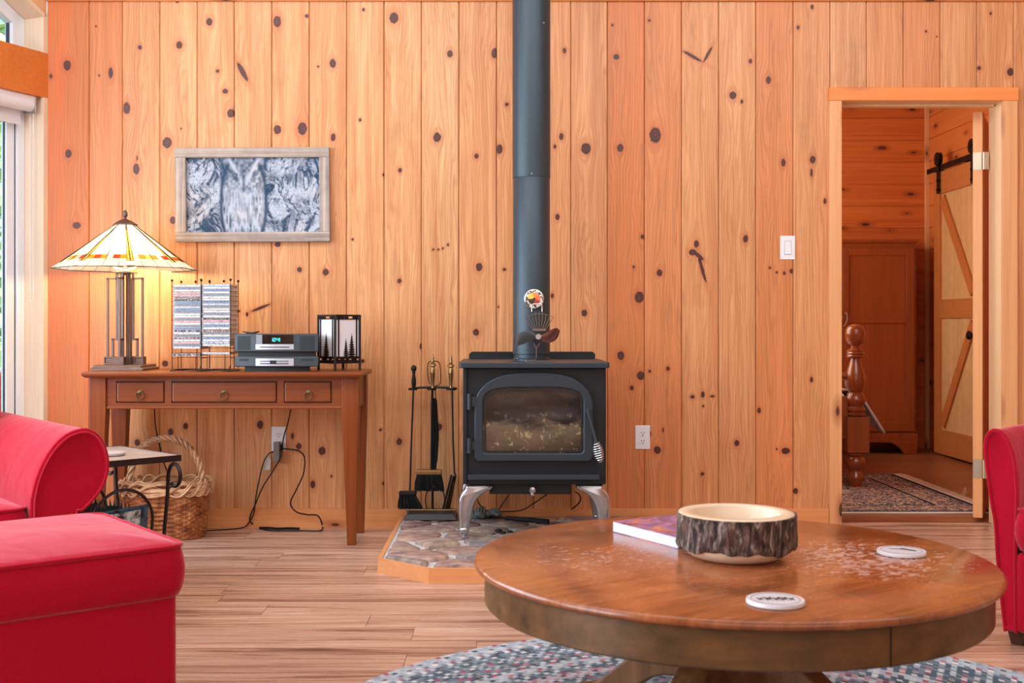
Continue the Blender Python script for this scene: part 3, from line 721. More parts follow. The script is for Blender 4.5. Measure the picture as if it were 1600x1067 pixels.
arcp = [at(820+i*4.6, 496-6*sin(pi*i/10), Zf+.01) for i in range(11)]; b.tube(arcp, .0015, 6)
b.build('cooling_fins', m_fan, fan, smooth=True)
b = MB(); b.tube([at(831, 487, Zf+.01), at(831, 476.5, Zf+.01), at(833, 475, Zf+.01), at(845, 475, Zf+.01), at(847, 476.5, Zf+.01), at(847, 487, Zf+.01)], .0023, 8)
b.build('carry_loop', m_sil, fan, smooth=True)

# ------------------------------------------------------------------ fireplace tools and things around the hearth
YT = 5.50
TL = thing('tool_stand', 'black fireplace tool stand with cross bar and gold-railed base on the hearth', 'fireplace tool stand', (at(676, 0, 5.52).x, 5.52, ZH))
m_tb = plain('tool_black', (20, 20, 22), .45, .4, vary=.05); m_brass = plain('worn_brass', (170, 140, 96), .3, .9, vary=.1, scale=80)
m_grey = plain('tray_grey', (70, 72, 76), .5, .3, vary=.08)
zh1 = ZH+.012
xm = at(676, 0, 5.56).x
b = MB(); b.tube([(xm, 5.56, zh1), at(675.5, 556, 5.56)+Vector((0, 0, -.05))], .0055, 10)
b.tube([(xm+.075*cos(2*pi*i/28)*.62+.012, 5.556, zh1+.075+.075*sin(2*pi*i/28)) for i in range(28)], .0028, 6, closed=True)
b.build('pole', m_tb, TL, smooth=True)
b = MB(); b.tube([at(641, 607.5, 5.56), at(657, 605.5, 5.56), at(676, 605, 5.56), at(700, 605.5, 5.56), at(714, 607, 5.56)], .0055, 8)
for px in (645, 674.5, 705): b.prism(rrect(.042, .03, .012, 4, at(px, 0, 5.55).x, 5.55), flat, at(0, 609.5, 5.55).z, at(0, 606.5, 5.55).z)
b.build('cross_bar', m_tb, TL, smooth=True)
b = MB(); xA, xB = at(633, 0, 5.47).x, at(708, 0, 5.47).x
b.hexa([Vector((xA-.008, 5.455, zh1-.004)), Vector((xB+.02, 5.455, zh1-.004)), Vector((xB+.02, 5.60, zh1-.004)), Vector((xA-.008, 5.60, zh1-.004))],
       [Vector((xA+.012, 5.475, zh1+.022)), Vector((xB, 5.475, zh1+.022)), Vector((xB, 5.60, zh1+.030)), Vector((xA+.012, 5.60, zh1+.030))])
b.build('base_tray', m_grey, TL, bevel=.002)
b = MB(); za = at(0, 796.5, 5.47).z
b.tube([at(637, 796.5, 5.47), at(711, 796.5, 5.47)], .0034, 8)
for px in (636, 711.5): b.sphere(at(px, 796.5, 5.47), .006, 10, 8); b.tube([at(px, 796.5, 5.47), (at(px, 0, 5.47).x, 5.47, zh1)], .0035, 8)
b.build('gold_rail', m_brass, TL, smooth=True)
def spindle(b, px, ptop, pbot, Y, prof):
    zt0, zb0 = at(0, ptop, Y).z, at(0, pbot, Y).z
    b.lathe([(r, zb0+(zt0-zb0)*t) for t, r in prof], (at(px, 0, Y).x, Y, 0), 14)
HB = [(0, .004), (.02, .009), (.05, .007), (.12, .0075), (.45, .012), (.47, .013), (.5, .010), (.55, .013), (.58, .009), (.62, .008), (.66, .018), (.7, .016), (.74, .007), (.80, .009), (.84, .006), (.88, .008), (.93, .004), (.96, .0055), (1, .001)]
HK = [(0, .006), (.05, .009), (.2, .011), (.35, .011), (.6, .006), (.68, .009), (.72, .007), (.76, .012), (.86, .0135), (.95, .010), (1, .001)]
def tool(name, label, px, Y, top, bot, prof, mat, gname='fireplace tools on the stand'):
    t = thing(name, label, 'fireplace tool', (at(px, 0, Y).x, Y, ZH+.01))
    b = MB(); spindle(b, px, top, bot, Y, prof); b.build('handle', mat, t, smooth=True, angle=60); return t
t1 = tool('hearth_broom', 'black-handled hearth brush with black bristles hanging left on the tool stand', 646.5, 5.525, 570, 606, HK, m_tb)
MB().tube([at(646, 606, 5.525), at(642.5, 700, 5.525), at(640.5, 769, 5.525)], .0042, 8).build('shaft', m_tb, t1)
def brush(t, L0, R0, ytop, ymid, L1, R1, ybot, Y, mh, mb, th=.022):
    b = MB(); b.hexa([at(L0, ymid, Y)+Vector((0, -th, 0)), at(R0, ymid, Y)+Vector((0, -th, 0)), at(R0, ymid, Y)+Vector((0, th, 0)), at(L0, ymid, Y)+Vector((0, th, 0))],
                     [at(L0, ytop, Y)+Vector((0, -th, 0)), at(R0, ytop, Y)+Vector((0, -th, 0)), at(R0, ytop, Y)+Vector((0, th, 0)), at(L0, ytop, Y)+Vector((0, th, 0))])
    b.build('brush_block', mh, t, bevel=.006, seg=3)
    rng = random.Random(L0); b = MB()
    for i in range(420):
        u, v = rng.random(), rng.uniform(-1, 1)
        p = at(L0+(R0-L0)*(.03+.94*u), ymid, Y)+Vector((0, v*th*.8, 0)); q = at(L1+(R1-L1)*u, ybot-rng.random()*2.5, Y)+Vector((0, v*th*1.2, 0))
        m_ = (p+q)/2+Vector((rng.gauss(0, .002), rng.gauss(0, .002), 0)); b.tube([p, m_, q], [.0013, .0013, .0009], 4)
    b.build('bristles', mb, t, kind='stuff')
m_br = plain('bristle', (12, 12, 13), .7, vary=.1)
brush(t1, 623.5, 651, 767, 774, 622, 661, 795.5, 5.50, m_tb, m_br)
t2 = tool('hearth_broom', 'brass-handled hearth brush with gold block and black bristles in the middle of the tool stand', 676, 5.535, 553, 607, HB, m_brass)
MB().tube([at(675, 607, 5.535), at(673.5, 735, 5.535)], .0045, 8).build('shaft', m_tb, t2)
brush(t2, 650, 691, 733.5, 741.5, 647, 694, 767.5, 5.515, m_brass, m_br)
t3 = tool('ash_shovel', 'brass-handled ash shovel with black blade at the right end of the tool stand', 704.5, 5.525, 554.5, 607, HB, m_brass)
b = MB(); b.tube([at(706.5, 607, 5.525), at(708, 690, 5.525), at(710, 738, 5.525), at(712, 744, 5.525), at(709, 752, 5.525)], .0042, 8); b.build('shaft', m_tb, t3, smooth=True)
A = [at(x, y, Y) for x, y, Y in ((707, 743, 5.50), (712, 745, 5.56), (702, 797, 5.56), (694, 797, 5.50))]
b = MB(); nn = Vector((.004, -.004, .001)); b.hexa(A, [p+nn for p in A])
b.hexa([A[0], A[3], A[3]+Vector((-.012, -.002, -.002)), A[0]+Vector((-.010, 0, 0))], [p+Vector((0, .004, .004)) for p in (A[0], A[3], A[3]+Vector((-.012, -.002, -.002)), A[0]+Vector((-.010, 0, 0)))])
b.build('blade', m_tb, t3, bevel=.002)
t4 = thing('fire_tongs', 'dark fire tongs with wire loop handle hanging behind the middle brush', 'fire tongs', (at(682, 0, 5.55).x, 5.55, .3))
b = MB(); Yg = 5.585
b.tube(catmull([at(672, 601, Yg), at(669, 590, Yg), at(668, 575, Yg), at(670, 566, Yg), at(676, 564.5, Yg), at(684, 565, Yg), at(687.5, 571, Yg), at(688.5, 595, Yg), at(685, 602, Yg), at(680, 604, Yg), at(681, 625, Yg)], 5), .0022, 6)
b.build('wire_loop', m_tb, t4, smooth=True)
b = MB(); b.tube(catmull([at(680, 622, Yg), at(681.5, 650, Yg), at(683, 680, Yg), at(681, 715, Yg), at(680, 733, Yg)], 5), [.004]+[.0085]*8+[.009]*8+[.006]*4, 8)
b.tube(catmull([at(677, 622, Yg), at(678.5, 660, Yg), at(678, 700, Yg), at(677, 733, Yg)], 5), .005, 8)
b.build('jaws', m_tb, t4, smooth=True)

gl = thing('work_glove', 'crumpled pale grey-blue work glove lying behind the stove leg on the hearth', 'glove', tuple(onz(752, 802, ZH)))
m_gl = plain('glove_leather', (150, 160, 164), .85, vary=.35, scale=70, bump=.5)
b = MB(); g0 = onz(752, 808, ZH+.008); c0 = g0+Vector((0, 0, .016))
secs = []
for i in range(9):
    t = i/8; rx = .028*sin(pi*(.15+.75*t))+.006; secs.append([c0+Vector((-.045+.09*t, rx*1.2*cos(a), rx*.75*sin(a)*(1+.3*sin(3*a+i)))) for a in [2*pi*k/14 for k in range(14)]])
b.loft(secs)
for i, (dy, ln, bz) in enumerate(((-.03, .055, .012), (-.012, .068, .02), (.008, .07, .016), (.026, .055, .01))):
    p0 = c0+Vector((.03, dy, 0)); b.tube(catmull([p0, p0+Vector((ln*.5, dy*.2, bz)), p0+Vector((ln, dy*.4, -.004))], 4), [.011]*8+[.006], 8)
p0 = c0+Vector((-.02, -.025, 0)); b.tube(catmull([p0, p0+Vector((.01, -.03, .01)), p0+Vector((.035, -.045, -.004))], 4), [.012]*8+[.006], 8)
for i in range(5): b.tube([c0+Vector((-.04+.014*i, .032*cos(a), .028*sin(a)+.004)) for a in [pi*k/10 for k in range(11)]], .004, 6)
b.build('glove', m_gl, gl, smooth=True, angle=70)
b = MB(); A = onz(790, 809, ZH+.02); B_ = onz(857, 815, ZH+.02); b.tube([A, A+(B_-A)*.5, B_], [.009, .012, .012], 10); A2 = onz(765, 806, ZH+.018); b.tube([A2, A], .005, 8)
lp = b.build('fire_poker', m_tb, smooth=True); props(lp, 'black fire poker lying flat on the hearth beneath the stove', 'fire poker')
for i, (px, py, s_) in enumerate(((779, 826.5, .014), (786, 829.5, .011), (797, 828, .010))):
    b = MB(); rng = random.Random(i); b.sphere(onz(px, py+4, ZH+.01)+Vector((0, 0, s_*.3)), s_, 10, 7, (1.3, .9, .6)); b.v = [(x+rng.gauss(0, .0012), y+rng.gauss(0, .0012), z+rng.gauss(0, .001)) for x, y, z in b.v]
    o = b.build('charcoal_lump', m_blk); props(o, ['dark charcoal lump nearest the silver stove leg on the hearth', 'small dark charcoal lump between two others on the hearth', 'dark charcoal crumb nearest the round table edge on the hearth'][i], 'charcoal', 'charcoal crumbs on the hearth')
def cord(name, label, pts, r=.0032, cat='cord', mat=None, n=10, **k):
    o = MB().tube(catmull(pts, n), r, 6).build(name, mat or m_tb, smooth=True); return props(o, label, cat, **k)
def hz(px, py, dz=.004): return onz(px, py, ZH+.012+dz)
b = MB()
for pts, r in (([at(745, 778, 5.62), at(751, 790, 5.60), hz(765, 795), hz(800, 799), hz(850, 799, .006), hz(885, 799), at(905, 785, 5.60), at(906, 774, 5.60), at(898, 768, 5.58)], .0032),
               ([hz(738, 796), hz(760, 798, .012), at(790, 799, 5.55), at(815, 797, 5.56), at(833, 787, 5.58), at(855, 772, 5.60)], .003),
               ([hz(778, 798, .02), at(788, 783, 5.60), at(797, 770, 5.60)], .003)):
    b.tube(catmull(pts, 10), r, 6)
props(b.build('extension_cord', m_tb, smooth=True), 'loops of black cord on the hearth behind the wood stove legs', 'cord')
def pcord(parent, pts, r=.0033, name='power_cord'): return MB().tube(catmull(pts, 10), r, 6).build(name, m_tb, parent, smooth=True)
# ------------------------------------------------------------------ console table
m_ch = wood('cherry_wood', (98, 42, 12), (146, 72, 26), 'X', grain=50, rough=.36, spec=.4, coat=.08, contrast=.5, bump=.02)
m_chz = wood('cherry_wood_upright', (98, 42, 12), (146, 72, 26), 'Z', grain=50, rough=.36, spec=.4, coat=.08, contrast=.5, bump=.02)
ZT = .784; Y1 = 5.13; Y2 = 5.55
ct = thing('console_table', 'long cherry-wood console table with three drawers against the pine wall', 'table', (-1.25, 5.34, 0))
cx0, cx1 = at(127, 0, Y1).x, at(564.5, 0, Y1).x
b = MB(); prof = [(0, -.018, 0), (0, -.006, -.002), (.0, 0, -.006), (0, -.0, -.014), (0, -.01, -.022)]
for k in [0]:
    secs = []
    for dz, o in ((-.026, -.012), (-.016, 0), (-.008, .001), (-.002, -.004), (0, -.010)):
        secs.append([Vector((cx0-o, Y1-o, ZT+dz)), Vector((cx1+o, Y1-o, ZT+dz)), Vector((cx1+o, Y2, ZT+dz)), Vector((cx0-o, Y2, ZT+dz))])
    b.loft(secs)
b.build('table_top', m_ch, ct)
fx0, fx1 = at(138.5, 0, 5.185).x, at(560.5, 0, 5.185).x; ya0 = 5.195; zap = at(0, 638.5, 5.2).z
sq = lambda x0, x1, y0, y1, z: [Vector((x0, y0, z)), Vector((x1, y0, z)), Vector((x1, y1, z)), Vector((x0, y1, z))]
def cleg(x0, x1, y0, y1, sx, yy):     # square tapered leg, tapering on the inner faces
    w = x1-x0; f = .038
    b = MB(); xi0, xi1 = (x0+.012, x0+.012+f) if sx < 0 else (x1-.016-f, x1-.016)
    yi0, yi1 = (y0+.01, y0+.01+f) if yy == 0 else (y1-f, y1)
    b.loft([sq(xi0, xi1, yi0, yi1, 0), sq(x0, x1, y0, y1, zap-.01), sq(x0, x1, y0, y1, ZT-.026)])
    b.build('leg', m_chz, ct, bevel=.003)
lw = .077
for sx, (x0, x1) in ((-1, (fx0, fx0+lw)), (1, (fx1-lw, fx1))):
    cleg(x0, x1, 5.185, 5.185+.06, sx, 0); cleg(x0, x1, 5.475, 5.535, sx, 1)
dr_px = [(181.5, 257.5), (268, 433), (443.5, 518.5)]; YA = 5.195
zu, zd = at(0, 595.5, YA).z, at(0, 629.5, YA).z
b = MB(); cuts = [fx0+lw]+[at(p, 0, YA).x for d in dr_px for p in d]+[fx1-lw]
b.box(cuts[0], cuts[-1], YA, YA+.018, zu, ZT-.026); b.box(cuts[0], cuts[-1], YA, YA+.018, zap, zd)
for i in (0, 2, 4, 6): b.box(cuts[i], cuts[i+1], YA, YA+.018, zd, zu)
b.box(fx0+.01, fx0+.028, 5.24, 5.48, zap, ZT-.026); b.box(fx1-.028, fx1-.01, 5.24, 5.48, zap, ZT-.026); b.box(cuts[0], cuts[-1], 5.50, 5.518, zap, ZT-.026)
b.box(cuts[0], cuts[-1], YA+.0, 5.5, zap, zap+.006)
b.build('apron', m_ch, ct)
MB().box(fx0+lw-.001, fx1-lw+.001, YA-.006, YA+.01, zap-.001, zap+.012).build('bead_molding', m_ch, ct, bevel=.004)
m_dk = plain('drawer_gap', (30, 14, 8), .7)
m_abr = plain('antique_brass', (150, 128, 92), .35, .85, vary=.15, scale=150)
for i, (p0, p1) in enumerate(dr_px):
    x0, x1 = at(p0, 0, YA).x, at(p1, 0, YA).x
    d = MB(); d.box(x0+.004, x1-.004, YA-.004, YA+.30, zd+.004, zu-.004); d = d.build('drawer', m_ch, ct, bevel=.005)
    MB().box(x0+.0005, x1-.0005, YA+.006, YA+.01, zd+.0005, zu-.0005).build('drawer_recess', m_dk, d)
    c = at((218, 349, 481.5)[i], 617, YA-.012); cz = c.z
    b = MB(); b.lathe([(.009, 0), (.010, .003), (.005, .006), (.005, .014), (0, .015)], Vector((c.x, YA-.004, cz+.012)), 14, M=Matrix.Rotation(pi/2, 4, 'X'))
    b.tube([(c.x+.0175*cos(2*pi*k/24), YA-.013, cz-.003+.0175*sin(2*pi*k/24)) for k in range(24)], .003, 6, closed=True)
    b.build('ring_pull', m_abr, d, smooth=True)

# ------------------------------------------------------------------ table lamp
LX, LY = at(195.5, 0, 5.37).x, 5.37
lamp = thing('table_lamp', 'lit mission-style table lamp with stained-glass shade on the console table', 'lamp', (LX, LY, ZT))
m_brz = plain('lamp_bronze', (122, 98, 88), .38, .6, vary=.1, scale=60)
zz_ = lambda py: CZ+(H0-py)/335.2
b = MB(); b.loft([[Vector((LX+x, LY+y, z)) for x, y in rrect(w_, w_, .006, 2)] for w_, z in ((.245, ZT), (.245, ZT+.010), (.225, ZT+.016), (.225, ZT+.024), (.215, ZT+.026))])
b.build('base', m_brz, lamp, bevel=.001)
zB = ZT+.026
for k in range(4):
    R = Matrix.Translation(Vector((LX, LY, 0))) @ Matrix.Rotation(k*pi/2, 4, 'Z'); b = MB()
    def bar(x0, x1, z0, z1, t=.0058): b.box(x0, x1, -t, t, z0, z1, M=R)
    z434, z427, z529 = zz_(434), zz_(427), zz_(529); zf = zB+.036
    bar(.076, .086, zf, z434); bar(.035, .086, z434-.008, z434+.002); bar(.033, .043, z529, z427)
    bar(.033, .062, z529-.008, z529+.002); bar(.052, .062, zf, z529)
    b.build('side_frame', m_brz, lamp, bevel=.001)
    b = MB(); b.box(.046, .092, -.023, .023, zB, zB+.008, M=R); b.box(.046, .092, -.023, .023, zB+.030, zB+.037, M=R)
    for q0, q1 in ((.046, .052), (.086, .092)): b.box(q0, q1, -.023, .023, zB+.008, zB+.030, M=R)
    b.box(.052, .086, -.018, .018, zB+.008, zB+.030, M=R)
    b.build('foot_block', m_brz, lamp, bevel=.001)
b = MB()
for sx in (-1, 1):
    for sy in (-1, 1): b.box(LX+sx*.015-.0055, LX+sx*.015+.0055, LY+sy*.015-.0055, LY+sy*.015+.0055, zB, zz_(427))
b.box(LX-.045, LX+.045, LY-.045, LY+.045, zz_(427), zz_(425)); b.tube([(LX, LY, zz_(430)), (LX, LY, zz_(352))], .006, 8)
b.build('column', m_brz, lamp, bevel=.001)
b = MB()
for sx in (-1, 1):
    b.tube([(LX, LY, zz_(423)), (LX+sx*.05, LY, zz_(418)), (LX+sx*.055, LY, zz_(414))], .006, 8); b.lathe([(.015, 0), (.017, .03), (.014, .045)], (LX+sx*.055, LY, zz_(414)), 14)
b.build('socket', plain('socket_cream', (236, 226, 206), .5), lamp, smooth=True)
n = N('lit_bulb'); n.set(col=(255, 240, 210), ecol=(255, 214, 150), emit=14.0); m_bulb = n.mat
for sx in (-1, 1):
    MB().sphere((LX+sx*.055, LY, zz_(414)+.075), .028, 16, 12, (1, 1, 1.2)).build('bulb', m_bulb, lamp, smooth=True, angle=180)
    d = bpy.data.lights.new('bulb_light', 'POINT'); d.energy = 11; d.color = (1, .74, .42); d.shadow_soft_size = .03
    o = bpy.data.objects.new('bulb_light', d); C.objects.link(o); o.location = (LX+sx*.055, LY, zz_(414)+.012)
b = MB()
for sx in (-1, 1): b.tube([(LX+sx*.03, LY-.015, zz_(420)), (LX+sx*.03, LY-.017, zz_(470 if sx < 0 else 452))], .0012, 5)
b.build('pull_chain', m_brass, lamp)
def glass_mat(name, col, emit):
    n = N(name); t = n.t; d = t.nodes.new('ShaderNodeBsdfDiffuse'); tr = t.nodes.new('ShaderNodeBsdfTranslucent'); gl_ = t.nodes.new('ShaderNodeBsdfGlossy')
    cc = n.mix(n.noise(n.coord(), 22, 3), col, tuple(min(255, int(x*.93)) for x in col))
    for q in (d, tr): t.links.new(cc, q.inputs[0])
    gl_.inputs['Roughness'].default_value = .15
    m1 = t.nodes.new('ShaderNodeMixShader'); m1.inputs[0].default_value = .62; t.links.new(d.outputs[0], m1.inputs[1]); t.links.new(tr.outputs[0], m1.inputs[2])
    m2 = t.nodes.new('ShaderNodeMixShader'); m2.inputs[0].default_value = .06; t.links.new(m1.outputs[0], m2.inputs[1]); t.links.new(gl_.outputs[0], m2.inputs[2])
    t.links.new(m2.outputs[0], n.out.inputs[0]); return n.mat
GM = [glass_mat('cream_art_glass', (255, 246, 214), 0), glass_mat('honey_art_glass', (255, 206, 104), 0), glass_mat('amber_art_glass', (250, 150, 40), 0), glass_mat('red_art_glass', (214, 66, 36), 0), glass_mat('clear_art_glass', (236, 236, 226), 0)]
zR, zT2 = zz_(420.5), zz_(352); rR, rT = .325, .046
NS = 8
def sp_(t, a):    # t 0 (top) to 1 (rim), a in turns over 8 flat sides
    k = math.floor(a*NS+1e-9); u = a*NS-k; r = rT+(rR-rT)*t
    c0, c1 = 2*pi*(k+.5)/NS, 2*pi*(k+1.5)/NS
    p = Vector((cos(c0), sin(c0), 0))*(1-u)+Vector((cos(c1), sin(c1), 0))*u
    q = p*(.5+.5/p.length)*r
    return Vector((LX, LY, zT2+(zR-zT2)*(t+.04*sin(pi*t))))+q
rows = [0, .64, .70, .80, .86, 1.0]
us = [0, .07, .5, .93, 1.0]; ub = [0, .07, .22, .36, .5, .64, .78, .93, 1.0]
b = MB(); ld = MB(); rng = random.Random(3)
def pane(t0, t1, u0, u1, k, mi):
    b.add([sp_(t0, (k+u0)/NS), sp_(t0, (k+u1-1e-6)/NS), sp_(t1, (k+u1-1e-6)/NS), sp_(t1, (k+u0)/NS)], [(0, 1, 2, 3)], mi)
def lead(t0, u0, t1, u1, k, r=.0016):
    ld.tube([sp_(t0, (k+min(u0, .99999))/NS), sp_(t1, (k+min(u1, .99999))/NS)], r, 5)
for k in range(NS):
    for u0, u1, mi in ((0, .07, 1), (.07, .5, 0), (.5, .93, 0), (.93, 1, 1)):
        pane(0, .64, u0, u1, k, mi)
    for i in range(8):
        u0, u1 = ub[i], ub[i+1]; edge = i in (0, 7)
        pane(.64, .70, u0, u1, k, 1 if edge else 0)
        pane(.70, .80, u0, u1, k, 1 if edge else [2, 3, 2, 0, 3, 2][i-1] if k % 2 else [0, 2, 1, 2, 0, 3][i-1])
        pane(.80, .86, u0, u1, k, 1 if edge else 0); pane(.86, 1.0, u0, u1, k, 4)
        if i: lead(.70, u0, .80, u0, k, .001)
        if i in (2, 4, 6): lead(.86, u0, 1.0, u0, k, .001)
    for u in (.0, .07, .5, .93): lead(0, u, .86, u, k, .0022 if u == 0 else .0014)
    for t in (.64, .70, .80, .86, 1.0): lead(t, 0, t, 1, k, .0014 if t != 1 else .0022)
sh = b.build('lamp_shade', GM, lamp)
ld.build('leading', plain('lead_came', (50, 48, 46), .5, .5), sh)
MB().lathe([(.050, zT2+.003), (.060, zT2-.002), (.058, zT2+.004), (.028, zT2+.022), (.008, zT2+.030), (.006, zT2+.034)], (LX, LY, 0), 8).build('shade_cap', m_brz, lamp)
MB().lathe([(.005, zT2+.034), (.010, zT2+.040), (.0125, zT2+.050), (.009, zT2+.064), (.003, zT2+.070), (0, zT2+.071)], (LX, LY, 0), 14).build('finial', m_brz, lamp, smooth=True)

# ------------------------------------------------------------------ CD racks with their cases
m_wire = plain('rack_wire', (34, 26, 24), .4, .6)
m_case = plain('clear_case', (176, 178, 186), .15, vary=.04, spec=.6)
SP = {'white': (232, 230, 232), 'grey': (128, 132, 142), 'blue': (112, 136, 166), 'black': (46, 44, 52), 'pink': (224, 162, 154), 'cream': (238, 220, 200), 'brown': (112, 66, 58), 'red': (176, 62, 62), 'silver': (190, 196, 206)}
def spine_mat(k):
    n = N('spine_'+k); co = n.coord(); oi = n.t.nodes.new('ShaderNodeObjectInfo').outputs['Random']; t = n.noise(n.comb(n.math('MULTIPLY', n.sep(co)[0], 220), n.math('MULTIPLY', oi, 90), n.math('MULTIPLY', n.sep(co)[2], 200)), 1, 2)
    x = n.math('ABSOLUTE', n.sep(co)[0]); inr = n.math('LESS_THAN', x, .045)
    c2 = (50, 50, 58) if sum(SP[k]) > 380 else (220, 215, 210)
    n.set(col=n.mix(n.math('MULTIPLY', inr, n.mr(t, .55, .6, 0, .8)), SP[k], c2), rough=.3, spec=.5); return n.mat
protos = {}
def cd(k, loc, label):
    if k not in protos:
        o = MB()
        o.box(-.0625, .0625, 0, .142, .0, .0098, 0); o.box(-.0585, .0585, -.0006, .004, .0014, .0084, 1); o.box(-.0625, -.056, -.001, .02, 0, .0098, 0)
        o = o.build('cd_case', [m_case, spine_mat(k)], local=True); protos[k] = o
    else:
        o = protos[k].copy(); C.objects.link(o)
    o.location = loc; props(o, label, 'CD case', 'CD cases in the two wire racks'); return o
ORD = ['topmost', 'second', 'third', 'fourth', 'fifth', 'sixth', 'seventh', 'eighth', 'ninth', 'tenth', 'eleventh', 'twelfth', 'thirteenth', 'fourteenth', 'fifteenth', 'sixteenth', 'seventeenth', 'eighteenth', 'nineteenth', 'twentieth', 'twenty-first', 'twenty-second', 'twenty-third', 'twenty-fourth', 'twenty-fifth', 'twenty-sixth', 'twenty-seventh']
seqL = 'white grey cream pink pink brown black blue grey silver blue grey white cream grey pink white grey blue black cream grey brown white pink grey white'.split()
seqR = 'silver white blue white grey white cream blue silver grey cream white grey white black pink silver blue white brown grey cream blue white silver white'.split()
def rack(name_label, xc, y0, seq, ztop_, zlone, side):
    t = thing('cd_rack', name_label, 'CD rack', (xc, y0+.07, ZT), group='wire CD racks on the console')
    hw = .0665; b = MB()
    ztp2 = ztop_+.012
    for sx in (-1, 1):
        for yy in (y0-.004, y0+.146):
            b.tube([(xc+sx*hw, yy, ZT+.008), (xc+sx*hw, yy, ztp2+(.0 if yy > y0 else .004))], .0018, 6)
    z = ztop_-.0108
    while z > zlone-.02:
        for sx in (-1, 1): b.tube([(xc+sx*hw, y0-.006, z-.0002), (xc+sx*hw, y0+.146, z-.0002)], .0011, 5)
        b.tube([(xc-hw, y0+.147, z-.0002), (xc+hw, y0+.147, z-.0002)], .0011, 5)
        z -= .0216
    b.build('wire_frame', m_wire, t)
    for sx, yy in ((-1, y0-.004), (-1, y0+.146), (1, y0-.004), (1, y0+.146), (0, y0+.146)):
        MB().sphere((xc+sx*hw, yy, ztp2+.006), .0062, 10, 8).build('ball_finial', m_wire, t, smooth=True)
    b = MB()
    b.tube(catmull([(xc-hw-.004, y0-.02, ZT+.003), (xc, y0-.024, ZT+.006), (xc+hw+.004, y0-.02, ZT+.003), (xc+hw+.004, y0+.155, ZT+.003), (xc-hw-.004, y0+.155, ZT+.003)], 5, True), .0021, 6, closed=True)
    for sx in (-1, 1):
        b.tube([(xc+sx*hw, y0-.004, ZT+.03), (xc+sx*hw*.9, y0-.018, ZT+.004)], .0018, 6)
        b.tube([(xc+sx*.04, y0+.0, zlone-.002), (xc+sx*.04, y0+.0, ZT+.005)], .0015, 6)
    b.build('base_wire', m_wire, t)
    rng = random.Random(xc)
    for i, k in enumerate(seq):
        cd(k, (xc+rng.uniform(-.0015, .0015), y0+rng.uniform(-.003, .003), ztop_-.0108*(i+1)), f'{k}-spined CD case, {ORD[i]} from the top of the {side} rack stack' if i else f'{k}-spined CD case on top of the {side} rack stack')
    cd('black' if side == 'left' else 'silver', (xc-(.004 if side == 'left' else 0), y0-.002, zlone), f'lone {"dark" if side=="left" else "silver"} CD case low in the {side} rack, below its stack')
rack('wire CD rack full of cases, nearer the lit table lamp', at(292, 0, 5.235).x, 5.235, seqL, at(0, 444.5, 5.235).z, at(0, 556, 5.235).z, 'left')
rack('wire CD rack full of cases, nearer the dark stereo', at(337.5, 0, 5.2).x, 5.20, seqR, at(0, 443.5, 5.2).z, at(0, 553.5, 5.2).z, 'right')

# ------------------------------------------------------------------ stereo and remote
m_gr = plain('graphite_plastic', (62, 72, 80), .42, .1, vary=.05, scale=150); m_grl = plain('speaker_grille', (46, 54, 60), .7, vary=.2, scale=900)
m_slv = plain('silver_panel', (206, 212, 222), .28, .5, vary=.03)
st_ = thing('stereo', 'graphite tabletop stereo with teal clock display on a matching disc changer', 'stereo', (-1.02, 5.3, ZT))
SXc = at(431.5, 0, 5.18).x; hw = .1895
def bow(hw, y0, dep, sag=.018, n=14):
    pts = [(SXc-hw+2*hw*i/n, y0+sag*((2*i/n-1)**2)) for i in range(n+1)]
    return pts+[(SXc+hw*.86, y0+dep), (SXc-hw*.86, y0+dep)]
Yq = 5.17; zq = lambda py: at(0, py, Yq+.003).z
MB().prism(bow(hw, Yq, .175), flat, zq(549.5), zq(521.5)).build('radio_body', m_gr, st_, bevel=.004, smooth=True)
MB().prism(bow(hw*.93, Yq+.014, .15), flat, zq(557.5), zq(549)).build('neck', m_blk, st_)
MB().prism(bow(hw, Yq, .175), flat, zq(573), zq(557)).build('changer_body', m_gr, st_, bevel=.004, smooth=True)
MB().prism(bow(hw*.78, Yq+.02, .13), flat, ZT, zq(573)+.001).build('foot', m_blk, st_)
def face(b, x0, x1, y0, y1, d, th=.002, mi=0, fn=None):
    pts = []; k = 6
    X0_, X1_ = at(x0, 0, Yq).x, at(x1, 0, Yq).x
    yy = lambda x: Yq+.018*((x-SXc)/hw)**2-d
    xs = [X0_+(X1_-X0_)*i/k for i in range(k+1)]
    out = [(x, yy(x)) for x in xs]+[(x, yy(x)+d+th) for x in reversed(xs)]
    b.prism(out, flat, zq(y1), zq(y0), mi)
n = N('display_glass'); n.set(col=(8, 10, 14), rough=.06, spec=.7, coat=.5); m_disp = n.mat
b = MB(); face(b, 400, 458, 523, 537.3, .0015); disp = b.build('display', m_disp, st_)
n = N('teal_digits'); n.set(col=(60, 200, 210), ecol=(70, 215, 225), emit=1.6); m_dig = n.mat
b = MB()
def seg7(b, x, y, w_, h_, s):
    yF = Yq-.0022
    SEG = {'a': (0, 0, 1, 0), 'b': (1, 0, 1, .5), 'c': (1, .5, 1, 1), 'd': (0, 1, 1, 1), 'e': (0, .5, 0, 1), 'f': (0, 0, 0, .5), 'g': (0, .5, 1, .5)}
    for q in s:
        u0, v0, u1, v1 = SEG[q]; t = .32
        p0, p1 = at(x+u0*w_-t, y+v1*h_+t, yF), at(x+u1*w_+t, y+v0*h_-t, yF)
        b.box(p0.x, p1.x, yF, yF+.001, p0.z, p1.z)
D7 = {'1': 'bc', '2': 'abged', '4': 'fgbc'}
